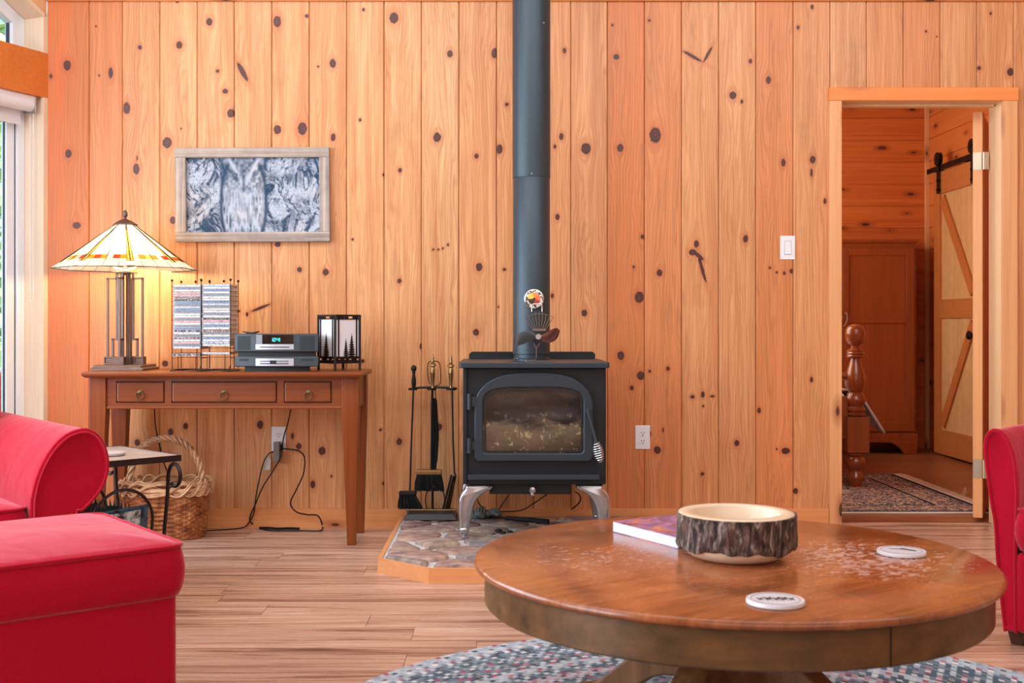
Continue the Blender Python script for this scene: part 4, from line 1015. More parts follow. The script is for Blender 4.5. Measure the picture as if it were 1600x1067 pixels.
seg7(b, 423.6, 528.2, 2.2, 5, 'bc'); seg7(b, 427.6, 528.2, 2.6, 5, D7['2']); seg7(b, 432.8, 528.2, 2.6, 5, D7['4']); seg7(b, 434.6, 528.2, 2.6, 5, 'bc')
for yy in (529.6, 531.9): p = at(431.4, yy, Yq-.0022); b.box(p.x-.0009, p.x+.0009, p.y, p.y+.001, p.z-.0009, p.z+.0009)
b.build('clock_digits', m_dig, disp)
b = MB(); face(b, 399.3, 458.8, 537.8, 546, .002); pn = b.build('disc_slot_panel', m_slv, st_)
b = MB(); face(b, 406, 452, 541.6, 543, .0026); b.build('disc_slot', m_blk, pn)
b = MB(); face(b, 399.3, 458.8, 560, 571.5, .002); pn = b.build('changer_panel', m_slv, st_)
b = MB(); face(b, 406, 451, 563.5, 565, .0026); face(b, 406, 451, 567, 569, .0026); b.build('disc_slot', plain('slot_grey', (90, 94, 104), .4), pn)
b = MB(); face(b, 422, 432, 563, 569, .003); b.build('eject_button', m_blk, pn)
for x0, x1, y0, y1 in ((370, 391, 525, 547), (468, 491, 525, 547)):
    b = MB(); face(b, x0, x1, y0, y1, .0006, .001); b.build('speaker_grille', m_grl, st_)
for x0, x1 in ((373, 388), (470, 489)):
    b = MB(); face(b, x0, x1, 560.5, 564, .0006, .001); b.build('vent', m_grl, st_)
rm = MB(); p0 = at(380, 517.6, 5.24); p1 = at(404.5, 516, 5.24); zt__ = zq(521.5)
rm.prism([(p0.x, zt__+.008), (p0.x+.012, zt__+.005), (p0.x+.022, zt__), (p1.x-.02, zt__), (p1.x, zt__+.009), (p1.x, zt__+.012), (p1.x-.03, zt__+.006), (p0.x, zt__+.0105)], lambda u, v, w: Vector((u, w, v)), 5.22, 5.26)
props(rm.build('remote_control', m_blk, bevel=.001), 'slim dark remote control lying on top of the stereo', 'remote control')

# ------------------------------------------------------------------ tree lantern
lt = thing('lantern', 'square black metal lantern with white panels and pine-tree silhouettes on the console', 'lantern', (at(529, 0, 5.36).x, 5.36, ZT))
Ln = Vector((at(523.5, 0, 5.265).x, 5.265, 0)); dA = Vector((cos(radians(42)), sin(radians(42)), 0)); dB = Vector((-sin(radians(42)), cos(radians(42)), 0)); sA = .137
zl_ = lambda py: at(0, py, 5.29).z
m_lan = plain('lantern_bronze', (44, 32, 30), .5, .5, vary=.2, scale=90)
n = N('rice_paper'); n.set(col=(236, 234, 240), rough=.6); m_pap = n.mat
cor = [Ln, Ln+dA*sA, Ln+dA*sA+dB*sA, Ln+dB*sA]
b = MB()
for c in cor:
    b.prism(rrect(.011, .011, .001, 1, c.x, c.y), flat, ZT, zl_(491.5))
for i in range(4):
    c, d = cor[i], cor[(i+1) % 4]; dd = (d-c).normalized(); o = Vector((dd.y, -dd.x, 0))
    def lb(a0, a1, z0, z1, t=.003, off=0.0):
        p, q = c+dd*a0+o*(off-t), c+dd*a1+o*(off-t); p2, q2 = c+dd*a0+o*(off+t), c+dd*a1+o*(off+t)
        Z = lambda v, z: v+Vector((0, 0, z)); b.hexa([Z(p, z0), Z(q, z0), Z(q2, z0), Z(p2, z0)], [Z(p, z1), Z(q, z1), Z(q2, z1), Z(p2, z1)])
    lb(0, sA, zl_(494), zl_(491.5), .005); lb(0, sA, zl_(499), zl_(497.5)); lb(0, sA, zl_(560.5), zl_(557)); lb(0, sA, zl_(568), zl_(563.5), .005)
    lb(.016, .022, zl_(560), zl_(494)); lb(sA-.022, sA-.016, zl_(560), zl_(494))
    for a in (.03, .04, sA-.04, sA-.03): lb(a, a+.005, zl_(498), zl_(492))
    for a in (.03, sA-.045): lb(a, a+.015, zl_(565), zl_(559))
b.build('frame', m_lan, lt)
def conifer(b, c, dd, o, x, z0, h, w_, seed):
    rng = random.Random(seed); P = lambda a, z, t: c+dd*a+o*t+Vector((0, 0, z)); nl = 9
    L_ = [(x-w_*.06, z0)]; R_ = [(x+w_*.06, z0)]
    for i in range(nl):
        f = i/nl; ww = w_*.5*(1-f)**.85; z = z0+h*(.07+.9*f)
        L_ += [(x-ww*(.9+.2*rng.random()), z-h*.025), (x-ww*.22, z+h*.03)]; R_ += [(x+ww*(.9+.2*rng.random()), z-h*.025), (x+ww*.22, z+h*.03)]
    for i in range(len(L_)-1):
        q = [L_[i], R_[i], R_[i+1], L_[i+1]]; b.hexa([P(a, z, .002) for a, z in q], [P(a, z, .004) for a, z in q])
    q = [L_[-1], R_[-1], (x, z0+h), (x, z0+h)]; b.hexa([P(a, z, .002) for a, z in q], [P(a, z, .004) for a, z in q])
for i in range(4):
    c, d = cor[i], cor[(i+1) % 4]; dd = (d-c).normalized(); o = Vector((dd.y, -dd.x, 0)); b = MB()
    Z = lambda v, z: v+Vector((0, 0, z)); p, q = c+dd*.006-o*.001, c+dd*(sA-.006)-o*.001
    b.hexa([Z(p, zl_(560)), Z(q, zl_(560)), Z(q-o*.002, zl_(560)), Z(p-o*.002, zl_(560))], [Z(p, zl_(498)), Z(q, zl_(498)), Z(q-o*.002, zl_(498)), Z(p-o*.002, zl_(498))])
    pn = b.build('white_panel', m_pap, lt); b = MB(); h = zl_(521)-zl_(559); z0 = zl_(559.5)
    if i % 2 == 0: conifer(b, c, dd, o, .058, z0, h*.80, .036, 2); conifer(b, c, dd, o, .090, z0, h, .050, 3)
    else: conifer(b, c, dd, o, .068, z0, h, .060, 4)
    b.build('tree_silhouette', m_lan, pn)

# ------------------------------------------------------------------ picture
fr = thing('framed_picture', 'framed owl-on-bark picture in a weathered grey wood frame on the pine wall', 'picture', (at(394, 0, YW).x, YW, at(0, 303, YW).z))
m_wg = wood('weathered_frame', (120, 104, 96), (200, 184, 172), 'X', contrast=.9, mott=.3, grain=60, rough=.7); m_wgz = wood('weathered_frame_upright', (120, 104, 96), (200, 184, 172), 'Z', contrast=.9, mott=.3, grain=60, rough=.7)
def fx(px, py, y): return Vector((xb(px)*(y/YW), y, CZ+(H0-py)/SW*(y/YW)))
Yp = YW-.032
def fpiece(q, m): MB().hexa([fx(x, y, Yp) for x, y in q], [Vector((v.x, YW-.001, v.z)) for v in [fx(x, y, Yp) for x, y in q]]).build('frame_board', m, fr, bevel=.0015)
fpiece([(272, 231), (514, 229.5), (514, 245), (272, 246)], m_wg); fpiece([(274, 363), (515, 361.5), (515, 377), (274, 378)], m_wg)
fpiece([(272.3, 246.2), (289.5, 246), (290.5, 362.7), (273.8, 363)], m_wgz); fpiece([(498.5, 245.3), (514.2, 245.2), (515, 361.3), (499, 361.5)], m_wgz)
rs = np.random.RandomState(5)
def vnoise(u, v, f, seed):
    r = np.random.RandomState(seed).rand(64, 64); x, y = u*f, v*f
    xi, yi = np.floor(x).astype(int), np.floor(y).astype(int); a, c = x-xi, y-yi; a, c = a*a*(3-2*a), c*c*(3-2*c)
    g_ = lambda i, j: r[i % 64, j % 64]
    return (g_(xi, yi)*(1-a)+g_(xi+1, yi)*a)*(1-c)+(g_(xi, yi+1)*(1-a)+g_(xi+1, yi+1)*a)*c
def ridged(u, v, f, seed, o=4):
    s = 0; a = .5
    for k in range(o): s = s+a*(1-np.abs(2*vnoise(u, v, f*2**k, seed+k)-1)); a *= .55
    return s
nu, nv = 300, 166
U, V = np.meshgrid(np.linspace(0, 1, nu), np.linspace(0, 1, nv)); AU = U*1.8
wx = vnoise(AU, V, 5, 40)*.22; wy = vnoise(AU, V, 5, 41)*.22
bark = ridged(AU*1.25+wx, V*.8+wy, 6, 50)
b2_ = ridged(AU*1.6+wx*1.3, V*1.1+wy*1.3, 9, 150, 3); val = np.clip(.30+.9*vnoise(AU, V, 7, 33)-np.clip((b2_-.62)*4.2, 0, .9)+np.clip((bark-.60)*1.6, -.2, .4), 0.02, 1)
fine = vnoise(AU, V, 60, 60); val = np.clip(val*.85+(fine-.5)*.35+.06, 0, 1)
# owl: body ellipse, face discs, brows, eyes, streaked chest
du, dv = (AU-.79)/.30, (V-.60)/.60
body = np.sqrt(np.abs(du)**2.4+np.abs(dv)**2.4)
edge_ = np.exp(-((body-.98)/.085)**2); inside = 1/(1+np.exp((body-.95)/.03))
streak = ridged(AU*3.2+wx*.3, V*.9, 8, 70); chest = np.clip(.72+.5*(streak-.62)*3, .1, 1)
kk = 1/(1+np.exp(-(V-.42)/.05)); chest = chest*kk+(1-kk)*np.clip(.60+.45*(vnoise(AU, V, 30, 80)-.5)*2, 0, 1)
centre = np.exp(-((AU-.80)/.09)**2-((V-.68)/.26)**2); chest = chest*(1-.55*centre)+.98*.55*centre
val = val*(1-inside)+chest*inside
val = val*(1-.85*edge_*(np.abs(AU-.79) > .12))
def line(u0, v0, u1, v1, wd): 
    d_ = np.array([u1-u0, v1-v0]); L2 = (d_**2).sum(); t = np.clip(((AU-u0)*d_[0]+(V-v0)*d_[1])/L2, 0, 1)
    return np.exp(-(((AU-u0-t*d_[0])**2+(V-v0-t*d_[1])**2)/wd**2))
brow = np.maximum(line(.58, .02, .77, .36, .028), line(1.0, .02, .82, .36, .028)); val = val*(1-brow)+.95*brow
dk = np.maximum.reduce([line(.50, .05, .55, .30, .05), line(.55, .14, .70, .30, .035), line(1.07, .05, 1.06, .30, .03), line(1.03, .14, .92, .27, .022), line(.74, 0, .79, .20, .06)*.7, line(.85, 0, .80, .20, .05)*.6, line(.79, .26, .79, .44, .018)*.8, line(.56, .28, .62, .52, .02)*.5, line(1.03, .24, .99, .48, .02)*.5]); dk = dk*(.55+.6*vnoise(AU, V, 24, 200))
val = val*(1-.8*np.clip(dk, 0, 1))
for eu, ev in ((.675, .25), (.945, .235)):
    r_ = np.sqrt((AU-eu)**2+((V-ev)*1.5)**2); val = np.where(r_ < .040, .62-.6*np.exp(-((r_-.031)/.008)**2)-.6*(r_ < .014), val)
hue = vnoise(AU, V, 4, 90)
A_ = np.array([.02, .05, .10]); B3 = np.array([.46, .51, .60]); Wm = np.array([.74, .58, .52])
rgb = A_+(B3-A_)*val[..., None]**1.5; rgb = rgb+(Wm-rgb)*(np.clip(hue-.55, 0, 1)*.7*val)[..., None]
x0, x1 = xb(288), xb(501); z1, z0 = CZ+(H0-243)/SW, CZ+(H0-365)/SW
b = MB(); ys = YW-.012
b.v = [(x0+(x1-x0)*i/(nu-1), ys, z1+(z0-z1)*j/(nv-1)) for j in range(nv) for i in range(nu)]
b.f = [(j*nu+i, j*nu+i+1, (j+1)*nu+i+1, (j+1)*nu+i) for j in range(nv-1) for i in range(nu-1)]; b.m = [0]*len(b.f)
n = N('owl_print'); n.set(col=n.attr('pic', 'Color'), rough=.6, spec=.15)
o = b.build('print', n.mat, fr); ca = o.data.color_attributes.new('pic', 'FLOAT_COLOR', 'POINT')
ca.data.foreach_set('color', np.concatenate([rgb, np.ones((nv, nu, 1))], -1).astype(np.float32).ravel())
MB().box(x0-.01, x1+.01, ys+.001, YW-.001, z0-.01, z1+.01).build('backing', m_blk, fr)

# ------------------------------------------------------------------ switch, outlets, cords on the wall
m_wp = plain('white_plastic', (238, 236, 240), .35, vary=.01); m_slot = plain('slot_dark', (60, 56, 58), .5)
sw = thing('light_switch', 'white rocker light switch on the pine wall beside the doorway', 'light switch', (xb(1230.5), YW, at(0, 387, YW).z))
MB().box(xb(1219), xb(1242), YW-.006, YW+.001, at(0, 405.5, YW).z, at(0, 368.5, YW).z).build('cover_plate', m_wp, sw, bevel=.002)
MB().box(xb(1225), xb(1236), YW-.0075, YW-.004, at(0, 398, YW).z, at(0, 376, YW).z).build('rocker_frame', plain('rocker_edge', (200, 198, 204), .4), sw, bevel=.001)
b = MB(); zA, zB2 = at(0, 397, YW).z, at(0, 377, YW).z; zC = (zA+zB2)/2; xA, xB = xb(1225.8), xb(1235.2)
b.hexa([Vector((xA, YW-.012, zA)), Vector((xB, YW-.012, zA)), Vector((xB, YW-.005, zA)), Vector((xA, YW-.005, zA))], [Vector((xA, YW-.008, zC)), Vector((xB, YW-.008, zC)), Vector((xB, YW-.005, zC)), Vector((xA, YW-.005, zC))])
b.hexa([Vector((xA, YW-.008, zC)), Vector((xB, YW-.008, zC)), Vector((xB, YW-.005, zC)), Vector((xA, YW-.005, zC))], [Vector((xA, YW-.0085, zB2)), Vector((xB, YW-.0085, zB2)), Vector((xB, YW-.005, zB2)), Vector((xA, YW-.005, zB2))])
b.build('rocker', m_wp, sw)
def outlet(label, px0, px1, py0, py1):
    t = thing('wall_outlet', label, 'outlet', (xb((px0+px1)/2), YW, at(0, (py0+py1)/2, YW).z)); cx = xb((px0+px1)/2)
    MB().box(xb(px0), xb(px1), YW-.006, YW+.001, at(0, py1, YW).z, at(0, py0, YW).z).build('cover_plate', m_wp, t, bevel=.002)
    for k in (-1, 1):
        zc = at(0, (py0+py1)/2, YW).z+k*.0195
        r = MB(); r.prism(rrect(.034, .029, .012, 4, cx, zc), lambda u, v, w: Vector((u, w, v)), YW-.0085, YW-.005); r = r.build('receptacle', m_wp, t)
        b = MB()
        for dx in (-.0065, .0065): b.box(cx+dx-.0013, cx+dx+.0013, YW-.0092, YW-.007, zc-.001, zc+.008)
        b.tube([(cx, YW-.0092, zc-.008), (cx, YW-.007, zc-.008)], .0028, 8); b.build('slots', m_slot, r)
    return t
outlet('white wall outlet between the wood stove and the doorway', 992.5, 1015.5, 664.5, 701.5)
outlet('white wall outlet under the console table with plugs in it', 424.5, 447, 666.5, 704.5)
pa = thing('power_adapter', 'grey block power adapter plugged into the outlet under the console', 'adapter', (xb(434.5), YW-.02, at(0, 705, YW).z))
MB().prism(rrect(.030, .034, .004, 3, xb(434.5), YW-.027), flat, at(0, 720, YW).z, at(0, 689.5, YW).z).build('housing', plain('adapter_grey', (126, 122, 116), .5), pa, bevel=.003)
MB().prism(rrect(.016, .014, .003, 2, xb(440.5), YW-.016), flat, at(0, 704, YW).z, at(0, 694, YW).z).build('plug', m_blk, pa)
tg = MB(); tg.hexa([at(x, y, 5.63) for x, y in ((411.5, 735), (422, 734), (423.5, 718), (416.5, 710))], [at(x, y, 5.627) for x, y in ((411.5, 735), (422, 734), (423.5, 718), (416.5, 710))])
tg.build('cord_tag', plain('paper_tag', (206, 204, 196), .7), pa, label='pale paper tag on the cord')
YC = 5.615
fl = lambda px, py, z=.005: onz(px, py, z)
pcord(pa, [at(442, 701, 5.64), at(455, 702, YC), at(468, 705, YC), at(476, 716, YC), at(474, 740, YC), at(463, 765, YC), at(454, 785, YC), at(462, 799, YC), at(480, 804, 5.62), at(497, 806, 5.60), fl(504, 825-2), fl(500, 829), fl(480, 829), fl(455, 829), fl(430, 829), fl(412, 827), fl(403, 822), at(392, 816, 5.63), at(391, 806, 5.63), at(398, 790, YC), at(410, 762, YC), at(425, 738, YC), at(438, 715, YC), at(440, 704, YC)], .0034)
pcord(pa, [at(427, 706, 5.635), at(420, 709, YC), at(412, 722, YC), at(406, 745, YC), at(400, 775, YC), at(397, 800, 5.63), at(391, 813, 5.63), fl(380, 824), fl(350, 827.5), fl(320, 829)], .0032)
pcord(st_, [at(455, 636, 5.58), at(450, 660, 5.60), at(444, 680, 5.62), at(441, 697, 5.63)], .0032)
pcord(lamp, [at(241, 636, 5.58), at(243, 665, 5.61), at(248, 690, 5.62), at(256, 722, 5.62), at(264, 750, 5.62), fl(272, 828), fl(300, 829)], .0032)
pcord(pa, [fl(405, 825, .008), fl(420, 825, .008), fl(435, 826, .008), fl(452, 825.5, .008), fl(468, 826, .008)], .0062, 'cord_bundle')

# blind at the prow window
bl = thing('roller_blind', 'white roller blind with bead chain, rolled up under the orange window beam', 'blind', tuple(LW(.3, .06, 2.07)))
b = MB(); b.tube([LW(.065, .045, 2.070), LW(1.55, .045, 2.070)], .036, 20); lbox(b, .062, 1.55, .012, .085, 2.085, 2.107); b.build('cassette', m_vinyl, bl, smooth=True)
b = MB(); lbox(b, .058, .064, .006, .088, 2.025, 2.107); b.build('end_bracket', m_sil, bl, bevel=.001)
b = MB(); lbox(b, .085, 1.53, .083, .086, 1.97, 2.07); b.build('fabric', plain('blind_fabric', (226, 228, 234), .8, vary=.02), bl)
zc0 = 1.11
for dy in (0, .022):
    pass
b = MB(); path = [LW(.0505, .035, 2.06), LW(.0505, .035, zc0+.012), LW(.0505, .042, zc0), LW(.0505, .050, zc0), LW(.0505, .057, zc0+.012), LW(.0505, .057, 2.06)]
b.tube(path, .0012, 5)
z = zc0+.01
while z < 2.05:
    for o_ in (.035, .057): b.sphere(LW(.0505, o_, z), .0030, 6, 4)
    z += .009
b.build('bead_chain', m_wp, bl, kind='stuff')
# ------------------------------------------------------------------ wicker basket
bk = thing('wicker_basket', 'large wicker basket with a tall twisted handle under the console table', 'basket', (at(258, 0, 5.42).x, 5.42, 0), rotz=0)
n = N('wicker'); nz = n.noise(n.coord(), 24, 4, .6); n.set(col=n.ramp(nz, [(.25, (92, 48, 26)), (.5, (164, 98, 56)), (.75, (210, 150, 102))]), rough=.5, spec=.4); m_wk = n.mat
n = N('pale_wicker'); nz = n.noise(n.coord(), 18, 4, .6); n.set(col=n.ramp(nz, [(.25, (150, 100, 66)), (.6, (214, 168, 126)), (.8, (232, 196, 160))]), rough=.4, spec=.5); m_wk2 = n.mat
bx_, by_ = at(259, 0, 5.42).x, 5.42; hB = .235
def bk_sec(z, dr=0.0, n_=72):
    t = z/hB; w_, d_ = .345+.045*t, .225+.035*t; out = []
    for k in range(n_):
        a = 2*pi*k/n_; e = 3.2
        out.append(Vector((bx_+(w_/2+dr)*abs(cos(a))**(2/e)*(1 if cos(a) > 0 else -1), by_+(d_/2+dr)*abs(sin(a))**(2/e)*(1 if sin(a) > 0 else -1), z)))
    return out
def offs(sec, f):
    c = Vector((bx_, by_, sec[0].z)); return [p+(p-c).normalized()*f(k) for k, p in enumerate(sec)]
b = MB(); nr = 21
for i in range(nr):
    z = .008+(hB-.03)*i/(nr-1); s = offs(bk_sec(z), lambda k: .0045*cos(k*pi/2+(i % 2)*pi))
    b.tube(s, .0056, 5, closed=True)
for k in range(0, 72, 2): b.tube([bk_sec(z)[k] for z in (.004, hB*.5, hB)], .0042, 5)
b.loft([[p+(Vector((bx_, by_, 0))-p)*.08 for p in bk_sec(0)], bk_sec(.006)], mi=0)
b.build('woven_body', m_wk, bk, smooth=True)
b = MB()
for ph in range(3):
    for lay in (0, 1):
        pts = []
        for q in range(144):
            a = q/144; k = a*72; i0 = int(k) % 72; f = k-int(k)
            s0 = bk_sec(hB)[i0]; s1 = bk_sec(hB)[(i0+1) % 72]; p = s0.lerp(s1, f); cc = Vector((bx_, by_, p.z))
            w_ = sin(2*pi*6*a+ph*2*pi/3)
            pts.append(p+(p-cc).normalized()*(.010+.006*cos(2*pi*6*a+ph*2*pi/3)-.007*lay)+Vector((0, 0, w_*.030-.002+.009*lay)))
        b.tube(pts, .0048, 5, closed=True)
b.tube(offs(bk_sec(hB-.004), lambda k: .004), .009, 6, closed=True); b.tube(offs(bk_sec(hB-.012), lambda k: -.004), .008, 6, closed=True)
b.build('braided_rim', m_wk2, bk, smooth=True)
b = MB(); hwid = .172
core = [Vector((bx_+hwid*cos(a)*(1 if True else 0), by_+.005, hB-.03+(.460-hB+.03)*abs(sin(a))**.75)) for a in [pi*i/48 for i in range(49)]]
b.tube(core, .010, 8)
for ph in range(4):
    pts = []
    for i in range(145):
        t = i/144*48; i0 = min(int(t), 47); p = core[i0].lerp(core[i0+1], t-i0); tg_ = (core[i0+1]-core[i0]).normalized(); u = Vector((0, 1, 0)); v = tg_.cross(u)
        a = 2*pi*5*i/144+ph*pi/2; pts.append(p+(u*cos(a)+v*sin(a))*.0135)
    b.tube(pts, .0042, 5)
b.build('twisted_handle', m_wk2, bk, smooth=True)

# ------------------------------------------------------------------ wrought-iron magazine table
A0 = Vector((-1.226, 4.36, 0)); eu = Vector((-.7071, -.7071, 0)); ev = Vector((-.7071, .7071, 0)); LU, LV = .40, .47; ZM = .50
mt = thing('magazine_table', 'wrought-iron side table with scrolled legs and slate top behind the red sofa arm', 'table', tuple(A0+eu*LU/2+ev*LV/2))
m_ir = plain('wrought_iron', (52, 40, 40), .38, .5, vary=.1)
PT = lambda u, v, z: A0+eu*u+ev*v+Vector((0, 0, z))
b = MB(); b.hexa([PT(0, 0, ZM-.008), PT(LU, 0, ZM-.008), PT(LU, LV, ZM-.008), PT(0, LV, ZM-.008)], [PT(0, 0, ZM), PT(LU, 0, ZM), PT(LU, LV, ZM), PT(0, LV, ZM)])
b.build('slate_top', plain('slate_tile', (196, 176, 166), .35, vary=.2, scale=12), mt)
b = MB(); e_ = .008
for (u0, v0, u1, v1) in ((-e_, -e_, LU+e_, 0), (-e_, LV, LU+e_, LV+e_), (-e_, 0, 0, LV), (LU, 0, LU+e_, LV)):
    b.hexa([PT(u0, v0, ZM-.022), PT(u1, v0, ZM-.022), PT(u1, v1, ZM-.022), PT(u0, v1, ZM-.022)], [PT(u0, v0, ZM+.001), PT(u1, v0, ZM+.001), PT(u1, v1, ZM+.001), PT(u0, v1, ZM+.001)])
b.build('rim', m_ir, mt)
for u, su in ((.03, -1), (LU-.03, 1)):
    for v, sv in ((.01, -1), (LV-.01, 1)):
        c = PT(u, v, 0); o = ev*sv
        pts = [c+o*(.015+.0)+Vector((0, 0, ZM-.115))]
        rad = .042; cc = c+o*.035+Vector((0, 0, ZM-.070))
        pts = [cc+o*rad*cos(a)+Vector((0, 0, rad*sin(a))) for a in [-2.2+ (pi*.5+2.2+.9)*i/14 for i in range(15)]]
        pts += [c+o*(-.012)+Vector((0, 0, ZM-.075)), c+o*(-.02)+Vector((0, 0, ZM-.16)), c+o*(-.045)+Vector((0, 0, ZM-.32)), c+o*(-.03)+Vector((0, 0, .05)), c+o*.0+Vector((0, 0, .006))]
        MB().tube(catmull(pts, 4), .0075, 8).build('leg', m_ir, mt, smooth=True)
b = MB()
for v in (.05, LV-.05):
    for u in (.03, LU-.03): pass
    b.tube([PT(.03, v, .085), PT(LU-.03, v, .085)], .006, 6)
for u in (.03, LU-.03): b.tube([PT(u, .03, .10), PT(u, LV-.03, .10)], .006, 6)
b.build('stretcher', m_ir, mt)
m_teal = plain('teal_cutout', (52, 92, 96), .5, .3, vary=.25, scale=20)
for v, nm, mm in ((.045, 'front', m_teal), (LV-.045, 'rear', m_ir)):
    b = MB(); b.tube([PT(LU/2-.118*cos(a), v, .262+.122*sin(a)) for a in [pi*i/24 for i in range(25)]]+[PT(LU/2+.10, v, .10)], .006, 8)
    b.tube([PT(LU/2-.118, v, .262), PT(LU/2-.10, v, .10)], .006, 8)
    ar = b.build('rack_hoop', m_ir, mt, smooth=True)
    b = MB(); rng = random.Random(8); pts = [(-.10, .10)]
    for i in range(15):
        x = -.105+.21*i/14; top = .262+.8*sqrt(max(0, .118**2-x*x))-.012; pts += [(x-.005, top-.028-.02*rng.random()), (x, top-.012*rng.random()), (x+.003, top-.03)]
    pts += [(.10, .10)]
    b.prism([(LU/2+p[0], p[1]) for p in pts], lambda u, vv, w: PT(u, v+w+(.10 if nm == 'front' else 0), vv), .002, .004)
    b.build('forest_cutout', mm, ar)
MG = [(.085, (196, 202, 208), 'pale magazine nearest the front hoop of the iron table rack', .30, .03), (.10, (60, 96, 120), 'blue-covered magazine in the iron table rack, behind the pale one', .315, -.01), (.116, (70, 60, 64), 'dark-covered magazine farthest back in the iron table rack', .285, .02)]
for v, c_, lab, zt_m, du_ in MG:
    n = N('magazine_cover'); co = n.coord(); k = n.noise(co, 16, 4, .7); c2 = n.mix(n.mr(k, .45, .6), c_, (38, 40, 46)); c2 = n.mix(n.mr(n.noise(co, 9, 2), .58, .66), c2, (226, 226, 230)); n.set(col=c2, rough=.25)
    b = MB(); b.hexa([PT(.09+du_, v, .10), PT(.30+du_, v, .10), PT(.30+du_, v+.006, .10), PT(.09+du_, v+.006, .10)], [PT(.09+du_, v-.02, zt_m), PT(.30+du_, v-.018, zt_m-.012), PT(.30+du_, v-.012, zt_m-.012), PT(.09+du_, v-.014, zt_m)])
    props(b.build('magazine', n.mat), lab, 'magazine', 'magazines in the iron table')
m_tile = plain('pale_stone', (210, 200, 198), .4, vary=.12, scale=50)
cst = onz(172, 706.5, ZM+.012)
o = MB().lathe([(.052, 0), (.055, .002), (.055, .009), (.053, .011), (.0, .011)], (cst.x, cst.y, ZM+.001), 32).build('coaster', m_tile, smooth=True)
props(o, 'round pale stone coaster on the wrought-iron side table', 'coaster')

# ------------------------------------------------------------------ red upholstery
n = N('red_fabric'); co = n.coord(); wv = n.noise(co, 420, 2, .5); lg = n.noise(co, 5, 3)
n.set(col=n.mix(n.mr(wv, .3, .7), (158, 4, 32), (192, 9, 46)), rough=.85, sheen=.85, srough=.35, scol=lin((255, 170, 180)), spec=.15)
hgt = n.math('ADD', n.math('MULTIPLY', wv, .12), n.math('MULTIPLY', n.noise(co, 7, 2, .5, .6), 1.0)); n.bump(hgt, .35, .03); m_red = n.mat
e1 = Vector((-.618, .786, 0)); e2 = Vector((.786, .618, 0)); RZ = atan2(.618, .786)
def loc(root, v): return RM[root].inverted() @ v
def cushion(name, parent, x0, x1, y0, y1, z0, z1, crown=.02, r=.05, bulge=.012, mat=None, piping=True, side=True):
    """rounded cushion in the root's own axes with crowned top and welts"""
    w_, d_ = x1-x0, y1-y0; cx, cy = (x0+x1)/2, (y0+y1)/2; secs = []
    def sec(ins, z): return [Vector((x, y, z)) for x, y in rrect(w_-2*ins, d_-2*ins, max(.01, r-ins*.5), 8, cx, cy)]
    hz_ = z1-z0
    secs = [sec(.012, z0), sec(.002, z0+.006)]
    for i in range(1, 8): t = i/8; secs.append(sec(-bulge*sin(pi*t), z0+.006+(hz_-.012)*t))
    secs += [sec(.0, z1-.006), sec(.006, z1)]
    mx = min(w_, d_)/2
    for i in range(1, 12):
        t = i/12; ins = .006+(mx-.012)*t; secs.append(sec(ins, z1+crown*(1-(1-t)**2.6)))
    o = MB().loft(secs).build(name, mat or m_red, parent, smooth=True, local=True, angle=70)
    if piping:
        b = MB(); b.tube([Vector((x, y, z1-.002)) for x, y in rrect(w_+.002, d_+.002, r, 10, cx, cy)], .0052, 8, closed=True)
        b.build('piping', m_red, o, smooth=True, local=True)
    return o
oc = Vector((-.782, 2.85, 0))                       # right-hand near corner of the ottoman
ot = thing('ottoman', 'large red upholstered ottoman in front of the red sofa', 'ottoman', tuple(oc), RZ)
cushion('cushion', ot, -.86, .0, .0, .62, .319, .448, .030, .045, .010)
b = MB(); b.loft([[Vector((x, y, z)) for x, y in rrect(.835, .60, .03, 6, -.43, .31)] for z in (.05, .06, .30, .318)]); b.build('base', m_red, ot, smooth=True, local=True, angle=50)
for x in (-.80, -.06):
    for y in (.06, .56): MB().box(x-.025, x+.025, y-.025, y+.025, 0, .055).build('foot', m_dk, ot, local=True)

sc = 3.694
def onplane(px, py, e, c):
    d = Vector(((px-X0)/F, 1, -(py-H0)/F)); t = c/(e.x*d.x+e.y); return Vector((0, 0, CZ))+d*t
p_in = onplane(125, 800, e1, sc)
sofa = thing('armchair', 'red armchair with rolled arm behind the red ottoman', 'armchair', (p_in.x, p_in.y, 0), RZ)
pts_px = [(50, 797), (52, 775), (58, 750), (68, 725), (82, 702), (98, 685), (116, 675), (135, 672), (150, 679), (160, 692), (166, 708), (168, 724), (166, 742), (158, 762), (144, 781), (128, 797), (118, 806)]
prof = []
for p in pts_px:
    q = loc(sofa, onplane(p[0], p[1], e1, sc)); prof.append(Vector((q.x, 0, q.z)))
xi, xo = prof[0].x, prof[-1].x
prof = [Vector((xi-.002, 0, .06)), Vector((xi-.001, 0, .2))]+prof+[Vector((xo-.002, 0, .2)), Vector((xo, 0, .06))]
pr = catmull(prof, 3)
cen = sum(pr, Vector())/len(pr)
def psec(y, k=1.0): return [Vector((cen.x+(p.x-cen.x)*k, y, cen.z+(p.z-cen.z)*k if k != 1 else p.z)) for p in pr]
ALN = 1.0
ar = MB().loft([psec(.0, .93), psec(-.010, .965), psec(.0, 1.0), psec(.012, 1.012), psec(.05, 1.015), psec(ALN, 1.015)]).build('rolled_arm', m_red, sofa, smooth=True, local=True, angle=60)
b = MB(); b.tube([p+Vector((0, -.002, 0)) for p in psec(.004, 1.006)], .0058, 8); b.build('piping', m_red, ar, smooth=True, local=True)
xs0 = xi-.82
MB().box(xs0, xi-.001, .06, .95, .06, .29).build('seat_base', m_red, sofa, local=True, bevel=.02, smooth=True)
cushion('seat_cushion', sofa, xs0+.006, xi-.006, .015, .74, .292, .425, .03, .05)
